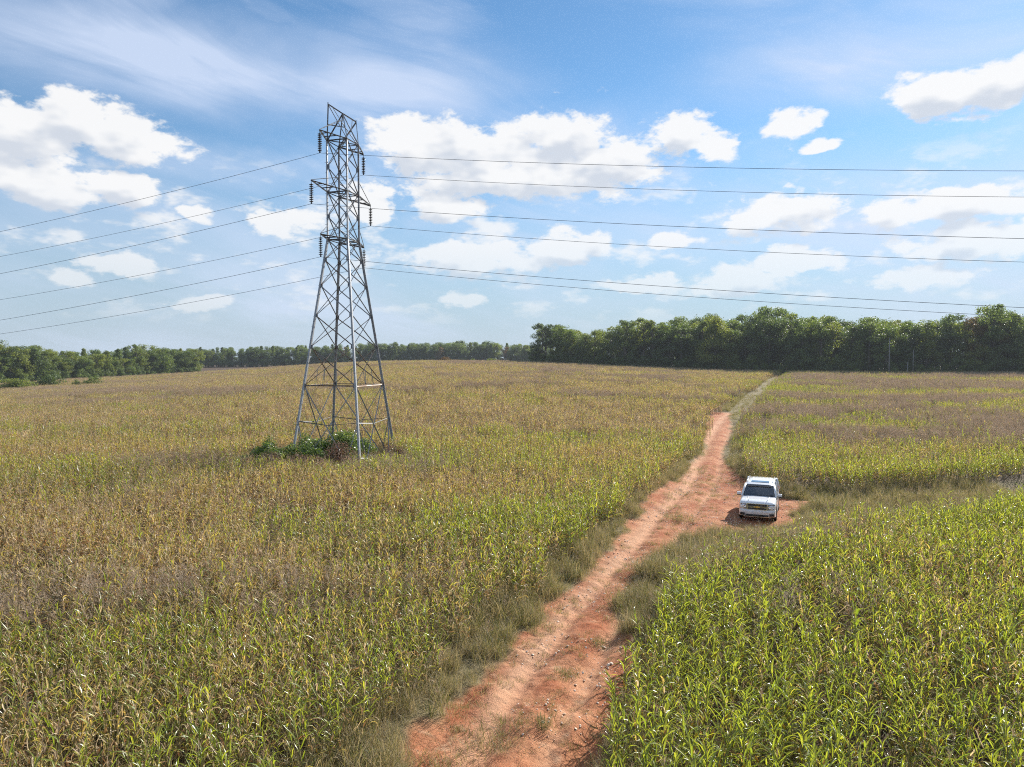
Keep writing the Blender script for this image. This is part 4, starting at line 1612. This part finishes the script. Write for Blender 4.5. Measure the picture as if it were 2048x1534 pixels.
for (px, y, hh, tone, lab, w) in [
        (98, 250, 6.2, 'A', 'large dark rounded shrub at the left edge of the field', 1.0), (157, 246, 3.6, 'A', 'small dark twiggy shrub left of the tower in the far field', .8),
        (189, 246, 4.2, 'B', 'rounded green shrub standing alone in the far left field', 1.0), (10, 235, 4.6, 'C', 'pale scrubby shrub at the very left edge of the field', 1.5),
        (45, 238, 4.0, 'C', 'low pale scrub beside the large dark shrub on the left', 1.6), (70, 245, 3.2, 'A', 'low dark scrub against the large dark shrub on the left', 1.3),
        (893, 318, 3.2, 'O', 'small pinkish brown shrub on the crest of the field right of the tower', 1.3), (945, 330, 2.6, 'B', 'small low green shrub on the crest of the field', 1.0),
        (985, 335, 3.0, 'C', 'pale green shrub on the field crest near the right wood', 1.5)]:
    x, y = at_px(px, y)
    plant('bush', x, y, hh, tone, lab, None, None, w)

# pale dead trunk and poles before the right wood
POLE = plain('weathered_pole', (.20, .19, .185), .8, var=.25, vscale=4)
for (px, y, top, bot, lab, rr) in [(1778, 228, 676, 742, 'tall pale grey utility pole in front of the right wood', .20), (1815, 226, 724, 742, 'short pale post at the foot of the right wood', .16),
                                   (1826, 226, 700, 742, 'thin dark pole beside the short post at the right wood', .11)]:
    x, y = at_px(px, y)
    z0 = gz1(x, y)
    hh = H + (HZ - top) / F * y - z0
    o_ = empty('utility_pole', (x, y, z0))
    tag(o_, lab, 'pole')
    MB().tube([(0, 0, -.8), (0, 0, hh * .5), (.04, 0, hh)], [rr, rr * .9, rr * .75], 8).build('shaft', POLE, o_, True)
    MB().lathe([(rr * .8, hh - .02), (rr * .85, hh + .05), (.0, hh + .12)], 8).build('cap', STEEL_D, o_)


# ------------------------------------------------------------------ growth round the tower feet
def thicket(name, cx, cy, rx, ry, hh, n, mat, lab, seed, size, flat=.35, cat='vines'):
    r = np.random.default_rng(seed)
    o_ = empty(name, (cx, cy, gz1(cx, cy)))
    tag(o_, lab, cat)
    V = []
    st = MB()
    for i in range(22):
        a, q = r.uniform(0, 6.28), math.sqrt(r.random())
        cxx, cyy = math.cos(a) * q * rx * .9, math.sin(a) * q * ry * .9
        hz = hh * (1 - q * q * .7) * r.uniform(.55, 1.15)
        c = np.array([cxx, cyy, hz * .6])
        m_ = n // 22
        d = r.normal(0, 1, (m_, 3))
        d /= np.linalg.norm(d, axis=1)[:, None]
        d[:, 2] = np.abs(d[:, 2]) * 1.2 - .45
        pos = c + d * np.array([.75, .7, hz * .5]) * r.uniform(.5, 1.1, (m_, 1))
        nr = d + r.normal(0, .6, (m_, 3)) + np.array([0, 0, .5])
        nr /= np.linalg.norm(nr, axis=1)[:, None]
        t1 = np.cross(nr, r.normal(0, 1, (m_, 3)))
        t1 /= np.linalg.norm(t1, axis=1)[:, None]
        t2 = np.cross(nr, t1)
        s = (size * r.uniform(.6, 1.3, m_))[:, None]
        V.append(np.stack([pos - t1 * s, pos - t2 * s * .6, pos + t1 * s, pos + t2 * s * .6], 1).reshape(-1, 3))
        st.tube([(cxx * .8, cyy * .8, -.2), (cxx, cyy, hz * .5), (cxx * 1.05 + r.normal(0, .2), cyy + r.normal(0, .2), hz)], [.02, .015, .006], 4)
    V = np.concatenate(V)
    link('foliage', make_mesh('foliage', V, np.arange(len(V)).reshape(-1, 4), [mat]), o_)
    st.build('stems', WEED_S, o_)


thicket('vine_thicket', TX - 3.6, TY - 2.8, 4.4, 3.0, 2.8, 9500, VINE, 'dark green vine thicket covering the left feet of the tower', 1, .085)
thicket('vine_thicket', TX - .2, TY - .8, 3.0, 2.6, 2.9, 6500, VINE, 'bright green vines climbing between the tower legs', 2, .085)
thicket('dry_brush', TX + .4, TY - 4.0, 1.5, 1.3, 2.2, 2800, BRUSH_R, 'dark maroon brush beside the nearest tower leg', 3, .055, cat='brush')
thicket('dry_brush', TX - 3.4, TY - 6.4, 4.6, 1.8, 1.9, 6500, BRUSH_R, 'band of brown dry brush in front of the vines', 4, .045, cat='brush')
thicket('dry_brush', TX + 4.6, TY - .8, 2.0, 2.6, 1.6, 3600, BRUSH_R, 'grey brown brush round the right tower leg', 5, .05, cat='brush')

# ------------------------------------------------------------------ white vehicle
m, t, o = new_mat('white_paint')
PAINT = m
tcn = t.n('ShaderNodeTexCoord')
sp = t.n('ShaderNodeSeparateXYZ')
t.set(sp.inputs[0], tcn.outputs['Object'])
nd_ = t.noise(tcn.outputs['Object'], 7.0, 5, .65)
dust = t.math('MULTIPLY', t.mapr(sp.outputs[2], .95, .35), t.mapr(nd_.outputs['Fac'], .35, .75, .1, .75))
p = t.n('ShaderNodeBsdfPrincipled')
t.set(p.inputs['Base Color'], t.mix(dust, c4((.79, .79, .80)), c4((.48, .30, .19))))
t.set(p.inputs['Roughness'], t.mapr(dust, 0, .6, .22, .7))
p.inputs['Coat Weight'].default_value = .7
p.inputs['Coat Roughness'].default_value = .05
t.set(o.inputs[0], p.outputs[0])
GLASS = plain('tinted_glass', (.012, .022, .034), .05, spec=1.0, coat=1.0)
CHROME = plain('chrome', (.62, .62, .62), .2, metal=1.0)
GOLD = plain('gold_emblem', (.70, .47, .12), .25, metal=.8)
BLACK = plain('black_trim', (.015, .015, .017), .45)
TYRE = plain('tyre_rubber', (.02, .02, .02), .85)
RIM = plain('alloy_rim', (.5, .5, .52), .3, metal=.9)
LAMP = plain('lamp_glass', (.10, .115, .13), .06, spec=.9, coat=1.0)
LAMP_I = plain('lamp_reflector', (.85, .87, .9), .15, metal=.8)
RED = plain('tail_lamp', (.35, .01, .01), .15)


def build_suv():
    q = ground_pt(1514, 1034, -.02)
    ang = R(22.5)
    back = Vector((math.sin(ang), math.cos(ang), 0))
    front = Vector((q[0], q[1], 0))
    c = front + back * 2.62
    zg = min(gz1(c.x, c.y), gz1(front.x, front.y)) + .02
    V = empty('sport_utility_vehicle', (c.x, c.y, zg), -ang)
    tag(V, 'white sport utility vehicle parked on the clay track facing the viewer', 'car')
    # local axes: x to the right, -y forward, z up.  Loft of cross sections along the length
    st_ = [  # y, half width, top centre, top edge, bottom
        (-2.60, .80, .98, .93, .46), (-2.56, .93, 1.06, 1.00, .34), (-2.42, .985, 1.13, 1.07, .30), (-2.1, 1.01, 1.165, 1.10, .30), (-1.6, 1.02, 1.20, 1.13, .30), (-1.05, 1.02, 1.235, 1.16, .30),
        (-.8, 1.02, 1.24, 1.18, .30), (0, 1.02, 1.22, 1.19, .30), (1.0, 1.02, 1.22, 1.20, .30), (2.0, 1.01, 1.22, 1.20, .32), (2.45, .985, 1.22, 1.20, .36), (2.58, .92, 1.18, 1.15, .42)]

    def section(y, w, tc_, te, zb):
        half = [(0, tc_), (.30 * w, tc_ - .002), (.62 * w, tc_ - .012), (.84 * w, (tc_ + te) / 2), (.93 * w, te), (.985 * w, te - .09), (w, .86), (.995 * w, .66), (.965 * w, zb + .10), (.90 * w, zb), (0, zb)]
        pts = [(x, y, z) for x, z in half] + [(-x, y, z) for x, z in half[-2:0:-1]]
        return pts
    secs = [section(*s) for s in st_]
    n = len(secs[0])
    vs = [p for s in secs for p in s]
    fs = [(i * n + j, (i + 1) * n + j, (i + 1) * n + (j + 1) % n, i * n + (j + 1) % n) for i in range(len(secs) - 1) for j in range(n)]
    fs += [tuple(range(n)), tuple(range((len(secs) - 1) * n + n - 1, (len(secs) - 1) * n - 1, -1))]
    bo = link('body', make_mesh('body', vs, fs, [PAINT], None, True), V)
    # cabin shell: pillars and roof, glass set into it
    gh = [(-1.12, .955, 1.17), (-.28, .81, 1.80), (2.30, .80, 1.80), (2.56, .93, 1.17)]
    roof = []
    ys = [-.40, -.25, .2, .9, 1.6, 2.15, 2.36]
    zs = [1.775, 1.825, 1.868, 1.885, 1.88, 1.85, 1.79]
    ws = [.80, .815, .82, .82, .82, .81, .79]
    rv, rf = [], []
    prof = [(-1, -.075), (-.94, -.02), (-.6, .0), (0, .006), (.6, .0), (.94, -.02), (1, -.075)]
    for y, z, w in zip(ys, zs, ws):
        rv += [(w * a, y, z + b) for a, b in prof]
    m_ = len(prof)
    rf = [(i * m_ + j, i * m_ + j + 1, (i + 1) * m_ + j + 1, (i + 1) * m_ + j) for i in range(len(ys) - 1) for j in range(m_ - 1)]
    # underside closed
    b0 = len(rv)
    rv += [(w * a, y, z - .10) for y, z, w in zip(ys, zs, ws) for a in (-1, 1)]
    rf += [(b0 + i * 2, b0 + i * 2 + 2, b0 + i * 2 + 3, b0 + i * 2 + 1) for i in range(len(ys) - 1)]
    for i in range(len(ys) - 1):
        rf += [(i * m_, (i + 1) * m_, b0 + i * 2 + 2, b0 + i * 2), (i * m_ + m_ - 1, b0 + i * 2 + 1, b0 + i * 2 + 3, (i + 1) * m_ + m_ - 1)]
    ro = link('roof', make_mesh('roof', rv, rf, [PAINT], None, True), V)
    for j in range(6):
        x = -.5 + j * .2
        MB().tube([(x, .78, 1.884), (x, 1.2, 1.893), (x, 1.7, 1.884), (x, 2.12, 1.856)], .014, 6).build('roof_rib', PAINT, ro)
    MB().box((0, .16, 1.872), (1.02, .44, .02), 0, Matrix.Rotation(R(-3.2), 3, 'X').inverted()).build('sunroof', GLASS, ro)
    for s in (-1, 1):
        mb = MB()
        mb.tube([(s * .74, -.05, 1.85), (s * .74, .06, 1.915), (s * .74, 1.0, 1.935), (s * .735, 2.0, 1.915), (s * .73, 2.15, 1.85)], .022, 6)
        mb.build('roof_rail', CHROME, ro, True)

    def quad(name, pts, mat, par=V, th=.02):
        a, b, c_, d = [Vector(p) for p in pts]
        nn = (b - a).cross(d - a).normalized() * th
        vv = [a, b, c_, d, a - nn, b - nn, c_ - nn, d - nn]
        return link(name, make_mesh(name, vv, [(0, 1, 2, 3), (7, 6, 5, 4), (0, 4, 5, 1), (1, 5, 6, 2), (2, 6, 7, 3), (3, 7, 4, 0)], [mat]), par)
    # glass house core (dark inside seen through the panes)
    quad('windshield', [(-.86, -1.09, 1.215), (.86, -1.09, 1.215), (.725, -.37, 1.775), (-.725, -.37, 1.775)], GLASS)
    quad('rear_window', [(.80, 2.545, 1.25), (-.80, 2.545, 1.25), (-.72, 2.37, 1.74), (.72, 2.37, 1.74)], GLASS)
    for s in (-1, 1):
        def sd(y, z):
            f = (z - 1.17) / (1.80 - 1.17)
            return (s * (.985 - .165 * f), y, z)
        for (y0, y1, t0, t1) in ((-.86, .02, -.27, .02), (.10, 1.04, .10, 1.04), (1.12, 2.32, 1.12, 2.18)):
            p = [sd(y0, 1.22), sd(y1, 1.22), sd(t1, 1.72), sd(t0, 1.72)]
            if s < 0:
                p = p[::-1]
            quad('side_window', [tuple(x) for x in p], GLASS)
        # pillars
        for (yb, yt, w) in ((-1.06, -.34, .075), (.06, .06, .055), (1.08, 1.08, .055), (2.42, 2.27, .11)):
            p0, p1 = Vector(sd(yb, 1.15)), Vector(sd(yt, 1.79))
            MB().tube([p0 + Vector((-s * .02, 0, 0)), p1 + Vector((-s * .02, 0, 0))], [w, w * .9], 6).build('pillar', PAINT, V, True)
        # belt moulding, doors, handles, sill
        MB().box((s * 1.012, .65, 1.195), (.02, 3.0, .03)).build('belt_trim', CHROME, V)
        for (y0, y1) in ((-.88, .06), (.10, 1.10)):
            d = MB().box((s * 1.013, (y0 + y1) / 2, .84), (.022, y1 - y0 - .03, .66)).build('door', PAINT, V)
            MB().box((s * 1.032, y1 - .18, 1.04), (.03, .2, .035)).build('handle', CHROME, d)
        MB().box((s * .99, .1, .36), (.10, 2.4, .05)).build('running_board', BLACK, V)
        # mirrors
        mo = MB()
        mo.box((s * 1.155, -.86, 1.27), (.24, .13, .18))
        mo.box((s * 1.03, -.82, 1.20), (.16, .06, .05))
        o2 = mo.build('door_mirror', PAINT, V)
        MB().box((s * 1.155, -.79, 1.27), (.21, .02, .15)).build('mirror_glass', LAMP_I, o2)
        MB().box((s * 1.155, -.90, 1.19), (.235, .07, .05)).build('mirror_base', BLACK, o2)
        bv = o2.modifiers.new('bevel', 'BEVEL')
        bv.width, bv.segments = .025, 2
        # wheels
        for y in (-1.58, 1.42):
            w = empty('wheel', (s * .90, y, .40))
            w.parent = V
            MB().lathe([(.25, -.12), (.37, -.125), (.395, -.10), (.40, 0), (.395, .10), (.37, .125), (.25, .12)], 24, 0, 'X').build('tyre', TYRE, w, True)
            MB().lathe([(.0, s * .10), (.07, s * .105), (.09, s * .07), (.22, s * .085), (.255, s * .12), (.255, -s * .1)], 20, 0, 'X').build('rim', RIM, w, True)
            for k_ in range(6):
                a = k_ * math.pi / 3
                MB().tube([(s * .10, .05 * math.cos(a), .05 * math.sin(a)), (s * .112, .235 * math.cos(a), .235 * math.sin(a))], .024, 4).build('spoke', RIM, w)
            MB().lathe([(.40, s * 1.0), (.47, s * 1.0), (.475, s * 1.03), (.41, s * 1.032)], 24, 0, 'X', (0, y, .42)).build('wheel_arch', BLACK, V)
            MB().lathe([(.0, s * .86), (.46, s * .86), (.46, s * 1.024), (.0, s * 1.024)], 24, 0, 'X', (0, y, .42)).build('wheel_well', BLACK, V)
        # lamps
        hl = MB()
        hl.add([(s * .56, -2.625, .98), (s * .90, -2.56, 1.00), (s * .965, -2.44, 1.00), (s * .965, -2.45, .74), (s * .90, -2.575, .72), (s * .56, -2.63, .72)], [(0, 1, 4, 5), (1, 2, 3, 4)] if s > 0 else [(5, 4, 1, 0), (4, 3, 2, 1)])
        ho = hl.build('headlight', LAMP, V)
        MB().lathe([(.0, -2.63), (.05, -2.64), (.085, -2.655), (.085, -2.60)], 14, 0, 'Y', (s * .68, 0, .84)).build('reflector', LAMP_I, ho, True)
        MB().lathe([(.0, -2.60), (.045, -2.61), (.075, -2.62), (.075, -2.57)], 14, 0, 'Y', (s * .86, .01, .86)).build('reflector', LAMP_I, ho, True)
        MB().box((s * .77, -2.635, .735), (.40, .015, .02), 0, Matrix.Rotation(s * R(8), 3, 'Z')).build('lamp_strip', CHROME, ho)
        MB().lathe([(.0, -2.655), (.05, -2.66), (.065, -2.66), (.065, -2.60)], 12, 0, 'Y', (s * .80, 0, .42)).build('fog_light', LAMP_I, V, True)
        MB().box((s * .965, 2.53, 1.02), (.09, .14, .36)).build('tail_light', RED, V)
    # grille
    gr = MB().box((0, -2.615, .85), (1.10, .05, .33)).build('grille', BLACK, V)
    for z in (.735, .785, .895, .945):
        MB().box((0, -2.643, z), (1.06, .012, .012)).build('grille_slat', STEEL_D, gr)
    MB().box((0, -2.655, .865), (1.10, .03, .022)).build('grille_bar', CHROME, gr)
    MB().box((0, -2.655, .815), (1.06, .025, .02)).build('grille_bar', CHROME, gr)
    MB().box((0, -2.65, 1.015), (1.14, .04, .028)).build('grille_bar', CHROME, gr)
    MB().box((0, -2.65, .685), (1.02, .03, .022)).build('grille_bar', CHROME, gr)
    for s in (-1, 1):
        MB().box((s * .545, -2.652, .85), (.045, .035, .34), 0, Matrix.Rotation(s * R(6), 3, 'Y')).build('grille_bar', CHROME, gr)
    # bow tie shaped badge
    em = [(-.165, -.03), (-.14, .03), (-.055, .03), (-.045, .058), (.06, .058), (.055, .03), (.165, .03), (.14, -.03), (.055, -.03), (.045, -.058), (-.06, -.058), (-.055, -.03)]
    vv = [(x, -2.695, .842 + z) for x, z in em] + [(x, -2.66, .842 + z) for x, z in em]
    ne = len(em)
    link('emblem', make_mesh('emblem', vv, [tuple(range(ne)), tuple(range(2 * ne - 1, ne - 1, -1))] + [(i, i + ne, (i + 1) % ne + ne, (i + 1) % ne) for i in range(ne)], [GOLD]), gr)
    # bumper
    bp = [(-1.0, -2.40), (-.94, -2.58), (-.72, -2.66), (0, -2.69), (.72, -2.66), (.94, -2.58), (1.0, -2.40)]
    zz_ = [(.30, .02), (.36, -.01), (.54, -.02), (.66, .0), (.69, .05)]
    vv = [(x, y + dy, z) for z, dy in zz_ for x, y in bp]
    nb = len(bp)
    bumper = link('front_bumper', make_mesh('front_bumper', vv, [(i * nb + j, i * nb + j + 1, (i + 1) * nb + j + 1, (i + 1) * nb + j) for i in range(len(zz_) - 1) for j in range(nb - 1)], [PAINT], None, True), V)
    so_ = bumper.modifiers.new('solid', 'SOLIDIFY')
    so_.thickness = .03
    MB().box((0, -2.705, .365), (1.25, .02, .10)).build('air_intake', BLACK, bumper)
    for s in (-1, 1):
        MB().box((s * .80, -2.665, .42), (.26, .03, .14), 0, Matrix.Rotation(s * R(10), 3, 'Z')).build('fog_light_bezel', BLACK, bumper)
    MB().box((0, -2.68, .285), (1.5, .05, .03)).build('chin_strip', CHROME, bumper)
    # bonnet creases and wipers
    for s in (-1, 1):
        MB().tube([(s * .50, -2.40, 1.135), (s * .56, -1.8, 1.192), (s * .62, -1.12, 1.225)], .018, 6).build('bonnet_crease', PAINT, V, True)
    for x in (-.35, .30):
        MB().tube([(x, -1.11, 1.235), (x + .5, -1.03, 1.285)], .011, 4).build('wiper', BLACK, V)
    MB().box((0, -1.12, 1.222), (1.6, .10, .03), 0, Matrix.Rotation(R(8), 3, 'X')).build('cowl', BLACK, V)
    # interior floor of the cabin so that nothing shows through
    MB().box((0, .75, 1.45), (1.36, 2.6, .5)).build('interior', BLACK, V)


build_suv()


# ------------------------------------------------------------------ air
HAZE_DENSITY = 0.0001
m, t, o = new_mat('haze')
pv = t.n('ShaderNodeVolumePrincipled')
pv.inputs['Color'].default_value = (.80, .88, 1.0, 1)
pv.inputs['Density'].default_value = HAZE_DENSITY
pv.inputs['Anisotropy'].default_value = .25
t.set(o.inputs['Volume'], pv.outputs[0])
hb = MB().box((0, 400, 13.2), (1900, 1500, 41.6)).build('haze', MATS['haze'])
tag(hb, 'faint bluish haze in the air over the fields', 'haze', None, 'stuff')
